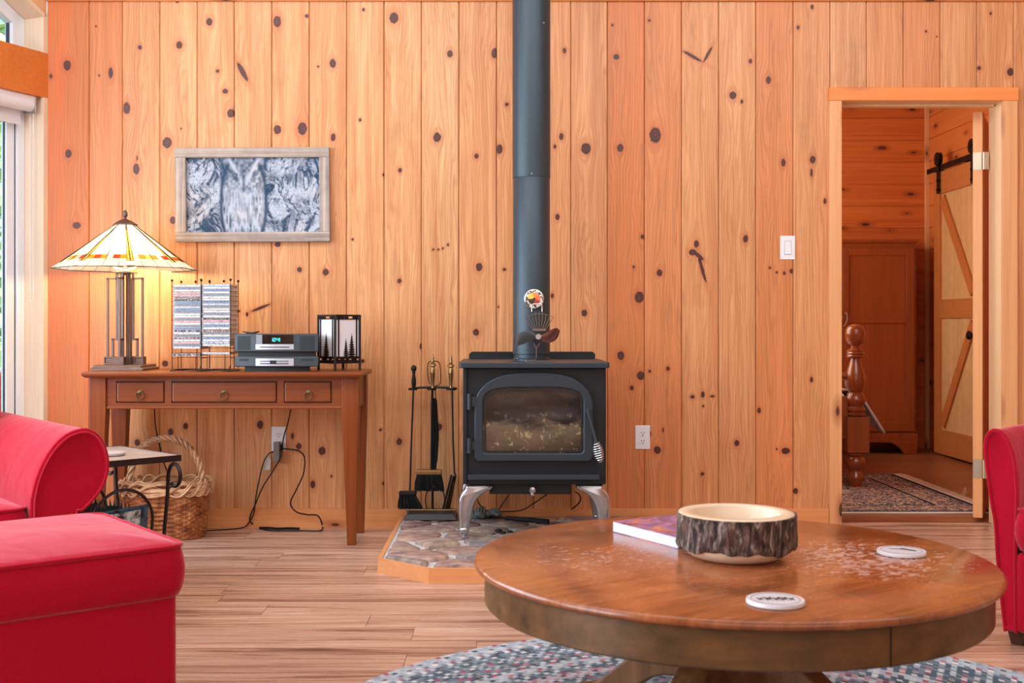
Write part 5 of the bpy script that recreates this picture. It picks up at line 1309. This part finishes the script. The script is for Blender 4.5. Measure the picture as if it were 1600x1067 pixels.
MB().box(xs0, xi+.12, .76, 1.0, .06, .86).build('backrest', m_red, sofa, local=True, bevel=.05, seg=4, smooth=True)
ar2 = [Vector((2*xs0-p.x+xi-xi, p.y, p.z)) for p in pr]
MB().loft([[Vector((xs0-(p.x-xi), y, p.z)) for p in pr] for y in (0, ALN)]).build('rolled_arm', m_red, sofa, smooth=True, local=True, angle=60)
for x in (xi, xs0):
    for y in (.06, .92): MB().box(x-.03, x+.03, y-.03, y+.03, 0, .065).build('foot', m_dk, sofa, local=True)

# right-hand armchair
a1 = Vector((.656, .755, 0)); a2 = Vector((.755, -.656, 0)); ac = 3.72
pin = onplane(1558, 985, a1, ac)
chn = thing('armchair', 'red armchair with flared arm by the doorway, partly seen', 'armchair', (pin.x, pin.y, 0), atan2(a2.y, a2.x))
px_l = [(1571, 985), (1566, 940), (1559, 872), (1556, 820), (1550, 785), (1544.5, 744), (1541, 715), (1540, 695), (1543, 681), (1549, 674), (1556, 672), (1564, 675), (1572, 683), (1579, 698), (1584.5, 718), (1588, 744), (1589.5, 775), (1588.5, 820), (1587, 870), (1587.5, 930), (1588, 988)]
pr2 = []
for p in px_l: q = loc(chn, onplane(p[0], p[1], a1, ac)); pr2.append(Vector((q.x, 0, q.z)))
pr2 = catmull(pr2, 3); c2_ = sum(pr2, Vector())/len(pr2)
def ps2(y, k): return [Vector((c2_.x+(p.x-c2_.x)*k, y, c2_.z+(p.z-c2_.z)*(1+(k-1)*.3))) for p in pr2]
xin = pr2[-1].x
ar = MB().loft([ps2(-.002, .86), ps2(-.008, .93), ps2(0, 1.0), ps2(.02, 1.02), ps2(.85, 1.02)]).build('flared_arm', m_red, chn, smooth=True, local=True, angle=60)
MB().tube([p+Vector((0, -.003, 0)) for p in ps2(.0, 1.01)], .0052, 8).build('piping', m_red, ar, smooth=True, local=True)
zs = loc(chn, onplane(1592, 862, a1, ac)).z; zs2 = loc(chn, onplane(1592, 784, a1, ac)).z; zb_ = pr2[-1].z
cushion('seat_cushion', chn, xin+.004, xin+.60, -.03, .62, zs, zs2-.02, .025, .05)
MB().box(xin-.002, xin+.61, -.012, .80, zb_, zs-.002).build('seat_base', m_red, chn, local=True, bevel=.02, seg=3, smooth=True)
MB().box(xin-.04, xin+.64, .66, .88, zb_, .90).build('backrest', m_red, chn, local=True, bevel=.06, seg=4, smooth=True)
MB().loft([[Vector((xin+.605+(xin-p.x), y, p.z)) for p in pr2] for y in (0, .85)]).build('flared_arm', m_red, chn, smooth=True, local=True, angle=60)
m_leg = wood('dark_leg_wood', (60, 36, 28), (96, 62, 46), 'Z', rough=.35)
for x in (xin-.005, xin+.61):
    for y in (.04, .80): MB().loft([[Vector((x+dx*s_, y+dy*s_, z)) for dx, dy in ((-1, -1), (1, -1), (1, 1), (-1, 1))] for s_, z in ((.018, 0), (.028, zb_+.01))]).build('leg', m_leg, chn, local=True, bevel=.002)

# ------------------------------------------------------------------ braided rug and round coffee table
TC = Vector((.532, 2.70, 0)); ZTb = .447; TR = .598
RC = Vector((.57, 2.60, 0)); RR = 1.10
n = N('braided_wool'); co = n.coord(); x, y, z = n.sep(co); r_ = n.math('SQRT', n.math('ADD', n.math('MULTIPLY', x, x), n.math('MULTIPLY', y, y)))
wR = .0150; ri = n.math('DIVIDE', r_, wR); rid = n.math('FLOOR', ri); th = n.math('DIVIDE', n.math('ARCTAN2', y, x), 6.28318)
nseg = n.math('ROUND', n.math('MULTIPLY', rid, 5.4)); tt = n.math('MULTIPLY', th, nseg)
tt = n.math('ADD', tt, n.math('MULTIPLY', n.math('ABSOLUTE', n.math('SUBTRACT', n.math('FRACT', ri), .5)), 1.0)); sid = n.math('FLOOR', tt)
w1 = n.white(n.comb(n.math('FLOOR', n.math('DIVIDE', rid, 3.0)), 5.0, 1.0))[0]
w2 = n.white(n.comb(rid, n.math('MODULO', sid, 3.0), 2.0))[0]; w3 = n.white(n.comb(rid, sid, 3.0))[0]
pal = [(0, (66, 82, 96)), (.16, (176, 186, 196)), (.30, (104, 128, 150)), (.44, (200, 200, 202)), (.58, (48, 66, 76)), (.70, (150, 160, 176)), (.80, (186, 66, 92)), (.88, (150, 120, 110)), (.94, (226, 226, 226))]
c1_ = n.ramp(w2, pal, 'CONSTANT'); c2 = n.ramp(w1, [(0, (70, 92, 106)), (.3, (172, 184, 196)), (.55, (110, 128, 148)), (.75, (58, 72, 86)), (.9, (190, 150, 160))], 'CONSTANT')
c = n.mix(n.math('GREATER_THAN', n.math('MODULO', n.math('ADD', sid, rid), 2.0), .5), c2, c1_); c = n.mix(.18, c, n.ramp(w3, [(0, (60, 70, 80)), (.5, (200, 205, 210))], 'CONSTANT'))
n.set(col=c, rough=.95, spec=.1, sheen=.2); ft = n.math('ABSOLUTE', n.math('SUBTRACT', n.math('FRACT', tt), .5)); n.bump(ft, .5, .004); m_rug = n.mat
rug = thing('braided_rug', 'round blue-grey braided wool rug under the round coffee table', 'rug', (RC.x, RC.y, 0))
prof = [(.001, .006)]; k = 0
while k*wR < RR:
    for j in range(4):
        t = (j+.5)/4; prof.append(((k+t)*wR, .006+.005*sin(pi*t)))
    k += 1
prof += [(prof[-1][0]+.003, .004), (prof[-1][0]+.003, .0005)]
b = MB(); b.lathe(prof, (RC.x, RC.y, 0), 180, cap=False); b.build('rug_braid', m_rug, rug, smooth=True, angle=180)

n = N('worn_oak_top'); co = n.coord(); x, y, z = n.sep(co); u_ = n.math('ADD', n.math('MULTIPLY', x, .82), n.math('MULTIPLY', y, .57)); v_ = n.math('SUBTRACT', n.math('MULTIPLY', y, .82), n.math('MULTIPLY', x, .57))
g1 = n.noise(n.comb(n.math('MULTIPLY', v_, 60), n.math('MULTIPLY', u_, 4), z), 1, 4, .65); g2 = n.noise(co, 5, 4, .6, .5)
f = n.math('ADD', n.math('MULTIPLY', g1, .45), n.math('MULTIPLY', g2, .55))
c = n.ramp(f, [(.3, (104, 52, 22)), (.46, (148, 80, 38)), (.6, (176, 100, 52)), (.75, (190, 118, 70))])
sx_, sy_ = n.math('SUBTRACT', x, .30), n.math('SUBTRACT', y, -.02)
d1 = n.math('SQRT', n.math('ADD', n.math('MULTIPLY', sx_, sx_), n.math('MULTIPLY', sy_, sy_)))
qx, qy = n.math('ADD', x, .30), n.math('ADD', y, .02); d2 = n.math('SQRT', n.math('ADD', n.math('MULTIPLY', qx, qx), n.math('MULTIPLY', qy, qy)))
scr = n.noise(n.comb(n.math('MULTIPLY', v_, 70), n.math('MULTIPLY', u_, 34), z), 1, 3, .7, .8)
area_m = n.math('MAXIMUM', n.mr(d1, .05, .28, 1, 0), n.math('MULTIPLY', n.mr(d2, .02, .26, 1, 0), .45))
sm = n.math('MULTIPLY', n.mr(n.math('ADD', scr, n.math('MULTIPLY', area_m, .14)), .60, .68, 0, 1), n.mr(area_m, .0, .5, .12, 1))
c = n.mix(n.math('MULTIPLY', sm, .8), c, (222, 190, 180))
haze = n.mr(n.noise(co, 3.2, 3, .6, .4), .45, .65, 0, .35); c = n.mix(n.math('MULTIPLY', haze, n.mr(d2, .1, .5, 1, .25)), c, (160, 110, 92))
jn = n.math('LESS_THAN', n.math('ABSOLUTE', n.math('ADD', n.math('SUBTRACT', n.math('MULTIPLY', x, .94), n.math('MULTIPLY', y, -.34)), -.005)), .0009)
c = n.mix(n.math('MULTIPLY', jn, .7), c, (60, 30, 20))
n.set(col=c, rough=n.math('ADD', n.mr(g2, .3, .7, .17, .30), n.math('MULTIPLY', sm, .2)), spec=.55, coat=.25, crough=.12); n.bump(g1, .04, .002); m_top = n.mat
m_oak = wood('dark_oak_apron', (66, 46, 22), (120, 82, 44), 'X', grain=26, rough=.4, contrast=.8, mott=.6, spec=.5, bump=.03)
tb = thing('coffee_table', 'large round worn oak pedestal coffee table on the braided rug', 'coffee table', (TC.x, TC.y, .009))
tR = TR
MB().lathe([(tR-.03, ZTb-.020), (tR-.007, ZTb-.019), (tR-.001, ZTb-.014), (tR, ZTb-.009), (tR-.003, ZTb-.003), (tR-.009, ZTb), (.3, ZTb), (.0005, ZTb)], TC, 200).build('table_top', m_top, tb, smooth=True, angle=50)
b = MB(); apr = MB().lathe([(tR-.062, ZTb-.1), (tR-.028, ZTb-.1), (tR-.024, ZTb-.096), (tR-.024, ZTb-.019), (tR-.062, ZTb-.019), (tR-.062, ZTb-.1)], TC, 160, cap=False).build('apron', m_oak, tb, smooth=True, angle=40)
b = MB()
for a in (radians(-70), radians(110)):
    p = TC+Vector((cos(a), sin(a), 0))*(tR-.0235); b.box(-.0012, .0012, -.001, .001, ZTb-.099, ZTb-.02, M=Matrix.Translation(Vector((p.x, p.y, 0))) @ Matrix.Rotation(a+pi/2, 4, 'Z'))
b.build('apron_seam', m_dk, apr)
m_oakz = wood('oak_pedestal', (92, 58, 34), (150, 104, 66), 'Z', grain=40, rough=.4, contrast=.7)
b = MB()
b.box(TC.x-.44, TC.x+.44, TC.y-.20, TC.y-.16, ZTb-.075, ZTb-.02); b.box(TC.x-.44, TC.x+.44, TC.y+.16, TC.y+.20, ZTb-.075, ZTb-.02)
b.build('slide_rail', m_oak, tb)
m_blu = plain('painted_metal', (86, 104, 122), .35, .4)
MB().box(TC.x-.19, TC.x-.14, TC.y-.30, TC.y+.26, ZTb-.16, ZTb-.076).build('metal_bracket', m_blu, tb, bevel=.003)
for sx in (-1, 1):
    MB().lathe([(.10, .10), (.125, .14), (.11, .19), (.085, .22), (.09, .28), (.13, .31), (.135, ZTb-.076)], (TC.x+sx*.0, TC.y+sx*.0, 0), 32).build('pedestal', m_oakz, tb, smooth=True, angle=60) if sx > 0 else None
for k in range(4):
    a = radians(45+90*k+8); d = Vector((cos(a), sin(a), 0)); nn_ = Vector((-d.y, d.x, 0))
    P = catmull([Vector((.09, 0, .20)), Vector((.17, 0, .19)), Vector((.26, 0, .13)), Vector((.36, 0, .055)), Vector((.44, 0, .036))], 5)
    secs = []
    for i, p in enumerate(P):
        t = i/(len(P)-1); h = .05-.02*t; w_ = .034+.008*t; c_ = TC+d*p.x+Vector((0, 0, p.z))
        secs.append([c_+nn_*u*w_+Vector((0, 0, v*h if c_.z+v*h > .013 else .013-c_.z)) for u, v in ((-1, -1), (1, -1), (1, 1), (-1, 1))])
    MB().loft(secs).build('leg', m_oakz, tb, bevel=.006)

# things on the coffee table
ZB = ZTb+.0002
bq = Vector((.2895, 3.03, 0)); d1_ = Vector((.504, -.864, 0)); d2_ = Vector((.864, .504, 0)); bl_, bw_ = .27, .205
bkk = thing('book', 'thick paperback book with purple and orange cover beside the bark bowl', 'book', (bq.x, bq.y, ZB))
BP = lambda u, v, z: bq+d1_*u+d2_*v+Vector((0, 0, z))
def bb(b, u0, u1, v0, v1, z0, z1): return b.hexa([BP(u0, v0, z0), BP(u1, v0, z0), BP(u1, v1, z0), BP(u0, v1, z0)], [BP(u0, v0, z1), BP(u1, v0, z1), BP(u1, v1, z1), BP(u0, v1, z1)])
b = MB(); bb(b, .001, bl_-.001, .0015, bw_-.002, ZB+.0015, ZB+.0265); b.build('page_block', plain('pages', (226, 230, 244), .8, vary=.02), bkk)
n = N('book_cover'); co = n.coord(); k1 = n.noise(co, 7, 5, .6, 1.5); k2 = n.noise(n.map(co, (1, 1, 1), (3, 1, 0)), 11, 4, .6, 1.0)
c = n.ramp(k1, [(.3, (40, 36, 70)), (.42, (96, 78, 140)), (.5, (150, 120, 176)), (.58, (196, 112, 92)), (.7, (226, 178, 150))]); c = n.mix(n.mr(k2, .55, .6), c, (120, 54, 44))
n.set(col=c, rough=.22, spec=.5, coat=.3)
b = MB(); bb(b, 0, bl_, 0, bw_, ZB, ZB+.0014); bb(b, 0, bl_, 0, bw_, ZB+.0266, ZB+.028); bb(b, 0, bl_, bw_-.0014, bw_, ZB+.0014, ZB+.0266); b.build('cover', n.mat, bkk)

BC = Vector((.5475, 2.70, ZB)); bowl = thing('bark_bowl', 'turned wooden bowl with dark bark band standing on the coffee table', 'bowl', tuple(BC))
m_bw = wood('pale_turned_wood', (216, 186, 152), (244, 228, 204), 'X', grain=24, rough=.35, contrast=.45, coat=.2)
MB().lathe([(.0005, .001), (.092, .001), (.104, .005), (.121, .016), (.130, .027), (.132, .034), (.132, .098), (.134, .104), (.132, .1055), (.104, .1062), (.101, .103), (.101, .055), (.094, .030), (.06, .016), (.0005, .013)], BC, 96, cap=False).build('bowl_body', m_bw, bowl, smooth=True, angle=50)
n = N('rough_bark'); co = n.coord(); x, y, z = n.sep(co); an = n.math('MULTIPLY', n.math('ARCTAN2', y, x), .14)
vv = n.comb(n.math('MULTIPLY', an, 1.0), n.math('MULTIPLY', z, .28), 0.0); k = n.noise(vv, 90, 5, .65, .7); k2 = n.noise(vv, 24, 3)
c = n.ramp(k, [(.32, (22, 18, 20)), (.45, (66, 54, 50)), (.55, (112, 94, 86)), (.68, (176, 162, 158))]); c = n.mix(n.mr(k2, .55, .75, 0, .6), c, (120, 72, 50))
n.set(col=c, rough=.8, spec=.3); n.bump(k, .8, .01)
rows_, na = 22, 260; P_ = np.random.RandomState(3).rand(64, 64); b = MB(); secs = []
for j in range(rows_+1):
    t = j/rows_; q = []
    for i in range(na):
        a = 2*pi*i/na; low = .026+.003*math.sin(3*a+1)+.003*math.sin(8*a)+.0015*math.sin(21*a)
        z_ = low+(.1035-low)*t
        nv_ = float(vnoise(np.array([(a/(2*pi))*30 % 64]), np.array([t*1.2+.1*sin(9*a)]), 1.0, 12)[0]); n2_ = float(vnoise(np.array([(a/(2*pi))*62]), np.array([t*3.]), 1.0, 13)[0])
        r = .1335+(.0065*nv_+.004*n2_)*min(1, 6*t+.25)
        q.append(BC+Vector((r*cos(a), r*sin(a), z_)))
    secs.append(q)
b.loft([[BC+Vector((.131*cos(2*pi*i/na), .131*sin(2*pi*i/na), secs[0][i].z-BC.z)) for i in range(na)]]+secs+[[BC+Vector((.131*cos(2*pi*i/na), .131*sin(2*pi*i/na), .1045)) for i in range(na)]], cap=False)
b.build('bark_band', n.mat, bowl, smooth=True, angle=70)
def coaster(px, py, lab, kind_):
    c = onz(px, py, ZB+.010); c.z = ZB; t = thing('coaster', lab, 'coaster', tuple(c), group='white coasters on the coffee table')
    MB().lathe([(.0005, 0), (.054, 0), (.0565, .002), (.0565, .0075), (.0555, .0095), (.0005, .0095)], c, 48, cap=False).build('disc', m_tile2, t, smooth=True, angle=50)
    b = MB(); Z = ZB+.0097
    b.tube([c+Vector((.047*cos(2*pi*i/40), .047*sin(2*pi*i/40), Z-ZB-.0003)) for i in range(40)], .0007, 4, closed=True)
    if kind_: # row of small dark running-animal shapes with one red mark
        for i, (dx, s_) in enumerate(((-.030, .005), (-.014, .007), (.002, .006), (.016, .007), (.031, .005))):
            o = c+Vector((dx, -.002+.002*(i % 2), Z-ZB)); b.prism([(x*s_*.9, y*s_*2.6) for x, y in ((-1.2, .1), (-1.3, .9), (-.8, .5), (.3, .4), (1.0, .9), (1.3, .3), (.8, -.1), (1.1, -1), (.6, -.4), (-.3, -.3), (-.6, -1.1), (-.8, -.3))], lambda u, v, w: o+Vector((u, v, w)), 0, .0004)
    else:
        o = c+Vector((.008, .010, Z-ZB)); b.prism([(x*.02, y*.02) for x, y in ((-1.6, .5), (-.6, .2), (.1, .6), (.5, .1), (1.3, -.9), (1.0, -1.3), (.2, -.5), (-.4, .0), (-1.3, .1))], lambda u, v, w: o+Vector((u, v, w)), 0, .0004)
    b.build('printed_motif', plain('motif_ink', (44, 44, 58), .5), t)
    return t
m_tile2 = plain('white_ceramic', (232, 230, 238), .25, vary=.02)
coaster(1211.5, 935, 'white coaster with a row of dark animal figures near the front table edge', True)
coaster(1408.5, 859, 'white coaster with one dark curved motif amid the scuffs near the far right rim', False)

# ------------------------------------------------------------------ bedroom
w0, w1, wy0, wy1 = 2.30, at(1433.5, 0, 8.9).x, 8.90, YB-.02; wz = at(0, 378, 8.9).z
m_wd = wood('wardrobe_wood', (116, 46, 16), (162, 76, 32), 'Z', grain=40, rough=.35, coat=.25, contrast=.4)
wr = thing('wardrobe', 'dark reddish wardrobe against the far bedroom wall', 'wardrobe', ((w0+w1)/2, 9.1, 0))
b = MB(); b.box(w0, w1, wy0+.02, wy1, .10, wz); b.box(w0-.01, w1+.012, wy0-.004, wy1, wz-.004, wz+.018); b.box(w0-.006, w1+.008, wy0+.002, wy1, .09, .16)
b.prism([(w0, .0), (w0+.10, .0), (w0+.14, .05), (w0+.20, .09), (w1-.20, .09), (w1-.14, .05), (w1-.10, 0), (w1, 0), (w1, .1), (w0, .1)], lambda u, v, w: Vector((u, w, v)), wy0+.0, wy0+.02)
for x in (w0, w1-.02): b.box(x, x+.02, wy0+.02, wy1, 0, .1)
b.build('carcass', m_wd, wr, bevel=.004)
dxm = at(1316.5, 0, 8.9).x; zd0, zd1 = at(0, 674, 8.9).z, at(0, 388, 8.9).z
for x0, x1 in ((w0+.02, dxm-.003), (dxm+.0, w1-.022)):
    b = MB(); s_ = .052
    b.box(x0, x0+s_, wy0, wy0+.02, zd0, zd1); b.box(x1-s_-.01, x1, wy0, wy0+.02, zd0, zd1)
    zm0, zm1 = at(0, 505, 8.9).z, at(0, 491, 8.9).z
    for a, c in ((zd0, zd0+.07), (zm0, zm1), (zd1-.055, zd1)): b.box(x0+s_, x1-s_-.01, wy0, wy0+.02, a, c)
    d = b.build('door', m_wd, wr, bevel=.003)
    b = MB(); b.box(x0+s_-.003, x1-s_-.007, wy0+.010, wy0+.016, zd0+.06, zm0+.003); b.box(x0+s_-.003, x1-s_-.007, wy0+.010, wy0+.016, zm1-.003, zd1-.05); b.build('door_panel', m_wd, d)
    b = MB()
    for zz2 in (zd0+.15, (zd0+zd1)/2, zd1-.15): b.tube([(x1+.004 if x1 > 3 else x0-.003, wy0-.002, zz2-.02), (x1+.004 if x1 > 3 else x0-.003, wy0-.002, zz2+.02)], .004, 6)
    b.build('hinge', m_abr, d)
    hxp = x0+.02 if x1 > 3 else x1-.02; zc = at(0, 499, 8.88).z
    MB().tube(catmull([(hxp, wy0, zc+.05), (hxp+.004, wy0-.022, zc+.046), (hxp+.008, wy0-.030, zc+.01), (hxp-.002, wy0-.026, zc-.03), (hxp-.012, wy0-.018, zc-.05), (hxp-.016, wy0, zc-.052)], 4), .0042, 8).build('pull', plain('pale_pull', (196, 170, 140), .3, .4), d, smooth=True)

m_bed = wood('bed_post_wood', (112, 46, 18), (168, 84, 40), 'Z', grain=40, rough=.22, coat=.5, contrast=.4)
PBx, PBy = at(1336.5, 0, 7.05).x, 7.05
bed = thing('bed', 'wooden bed with turned ball-topped corner post and pale quilt in the bedroom', 'bed', (PBx-.6, PBy+1.0, 0))
def post(x, y):
    k = 7.05/F; zc = lambda v: CZ-((440+v/2.735)-H0)*k; R = lambda r: r/2.735*k
    pf = [(0, 880), (24, 880), (27, 868), (31, 852), (37, 840), (37, 830), (28, 818), (26, 806), (34, 795), (42, 778), (42, 762), (30, 745), (40, 738), (41, 730), (30, 727)]
    up = [(30, 572), (40, 570), (41, 562), (33, 556), (42, 548), (42, 540), (32, 532), (36, 522), (43, 512), (43, 498), (36, 486), (34, 478), (26, 472), (30, 466), (36, 455), (41, 440), (43, 425), (42, 405), (36, 380), (28, 355), (22, 335), (21, 328), (34, 324), (37, 318), (34, 312), (38, 306), (34, 300), (36, 294), (24, 286), (18, 278), (20, 270), (28, 265), (34, 258), (40, 245), (43, 226), (41, 206), (34, 192), (22, 184), (8, 180), (0, 179.5)]
    b = MB(); b.lathe([(R(r), zc(v)) for r, v in pf], (x, y, 0), 28); b.lathe([(R(r), zc(v)) for r, v in up], (x, y, 0), 28)
    s_ = R(46); b.box(x-s_, x+s_, y-s_, y+s_, zc(726), zc(574))
    b.build('turned_post', m_bed, bed, smooth=True, angle=40)
post(PBx, PBy); post(PBx-1.12, PBy)
k = 7.05/F; b = MB(); b.box(PBx-1.06, PBx-.05, PBy-.016, PBy+.016, .30, .56); b.tube([(PBx-1.08, PBy, CZ-(587-H0)*k), (PBx-.03, PBy, CZ-(587-H0)*k)], .022, 12)
b.build('footboard', m_bed, bed, bevel=.003)
b = MB(); b.box(PBx-.03, PBx-.005, PBy+.04, PBy+1.9, .30, .46); b.box(PBx-1.12, PBx-1.095, PBy+.04, PBy+1.9, .30, .46); b.build('side_rail', m_bed, bed, bevel=.003)
m_q = plain('quilt_cloth', (240, 228, 222), .9, vary=.12, scale=40, bump=.3)
mt_ = MB(); mt_.box(PBx-1.09, PBx-.035, PBy+.05, PBy+1.9, .36, .58); props(mt_.build('mattress', plain('mattress_cloth', (226, 222, 216), .9), bevel=.04, seg=4, smooth=True), 'pale mattress on the bed behind its turned post', 'mattress')
# quilt: draped over the top and down the side with a pointed corner showing beside the post
b = MB(); nx_, ny_ = 26, 30; gv = []
for j in range(ny_+1):
    y_ = PBy+.10+1.6*j/ny_
    for i in range(nx_+1):
        u = -1.0+1.30*i/nx_
        if u < -.02: x_, z_ = PBx+.04+u, .592+.006*sin(9*u+3*y_)
        else:
            drop = u+.02; lim = .14+.12*math.exp(-((j/ny_)/.12)**2)
            drop = min(drop, lim*1.2); x_, z_ = PBx+.05+(.18+.36*math.exp(-((j/ny_)/.15)**2))*drop+.010*sin(22*y_), .592-drop*.85
        gv.append((x_, y_, z_))
b.v = gv; b.f = [(j*(nx_+1)+i, j*(nx_+1)+i+1, (j+1)*(nx_+1)+i+1, (j+1)*(nx_+1)+i) for j in range(ny_) for i in range(nx_)]; b.m = [0]*len(b.f)
o = b.build('quilt', m_q, smooth=True, angle=180); sd = o.modifiers.new('s', 'SOLIDIFY'); sd.thickness = .012
props(o, 'pale quilt draped over the bed edge, its corner showing past the post', 'quilt')

rx0, rx1, ry0, ry1 = .95, 2.605, 6.07, 7.66
n = N('oriental_weave'); co = n.coord(); x, y, z = n.sep(co)
ax_ = n.math('SUBTRACT', (rx1-rx0)/2, n.math('ABSOLUTE', x)); ay_ = n.math('SUBTRACT', (ry1-ry0)/2, n.math('ABSOLUTE', y)); ed_ = n.math('MINIMUM', ax_, ay_)
cm = n.comb(n.math('ABSOLUTE', x), n.math('ABSOLUTE', y), 0.0)
v1 = n.vor(cm, 26, 'F1'); v2 = n.noise(cm, 34, 3, .7, 2.0); v3 = n.vor(cm, 13, 'SMOOTH_F1')
pal_ = n.ramp(v2, [(0, (30, 36, 50)), (.45, (52, 58, 74)), (.51, (230, 206, 184)), (.55, (196, 130, 112)), (.60, (40, 46, 60)), (.68, (214, 186, 164))], 'CONSTANT')
fld = n.mix(n.math('LESS_THAN', v1, .30), pal_, (206, 176, 150))
med = n.mix(n.math('LESS_THAN', n.math('ADD', n.math('ABSOLUTE', x), n.math('ABSOLUTE', n.math('MULTIPLY', y, .8))), .30), fld, n.mix(n.math('GREATER_THAN', v2, .56), (218, 186, 160), (100, 70, 70)))
def band(c, a, b_, col): return n.mix(n.math('MULTIPLY', n.math('GREATER_THAN', ed_, a), n.math('LESS_THAN', ed_, b_)), c, col)
c = band(med, 0, .012, (232, 216, 198)); c = band(c, .012, .045, (36, 42, 54)); c = band(c, .060, .068, (30, 34, 46)); c = band(c, .215, .223, (200, 170, 150)); c = band(c, .223, .245, (32, 36, 48))
n.set(col=c, rough=.95, spec=.1); m_or = n.mat
og = thing('oriental_rug', 'patterned oriental rug with pale fringe on the bedroom floor in the doorway', 'rug', ((rx0+rx1)/2, (ry0+ry1)/2, 0))
MB().box(rx0, rx1, ry0, ry1, .0005, .009).build('rug_weave', m_or, og, bevel=.002)
b = MB(); rng = random.Random(2); y_ = ry0
while y_ < ry1:
    for xe, s_ in ((rx1, 1), (rx0, -1)):
        p = Vector((xe, y_, .005)); L_ = rng.uniform(.06, .085); q = p+Vector((s_*L_, rng.gauss(0, .006), .0)); m_ = (p+q)/2+Vector((0, rng.gauss(0, .003), .003)); q.z = .002
        b.tube([p, m_, q], [.0022, .0022, .0016], 4)
    y_ += .0042
for dy in (0, .012, -.01): b.tube(catmull([(rx1+.05, 6.66+dy, .003), (rx1+.07, 6.66+dy*2, .03), (rx1+.075+dy, 6.67+dy*3, .055)], 4), .0018, 4)
b.build('fringe', plain('fringe_cotton', (214, 176, 150), .95, vary=.08), og, kind='stuff')
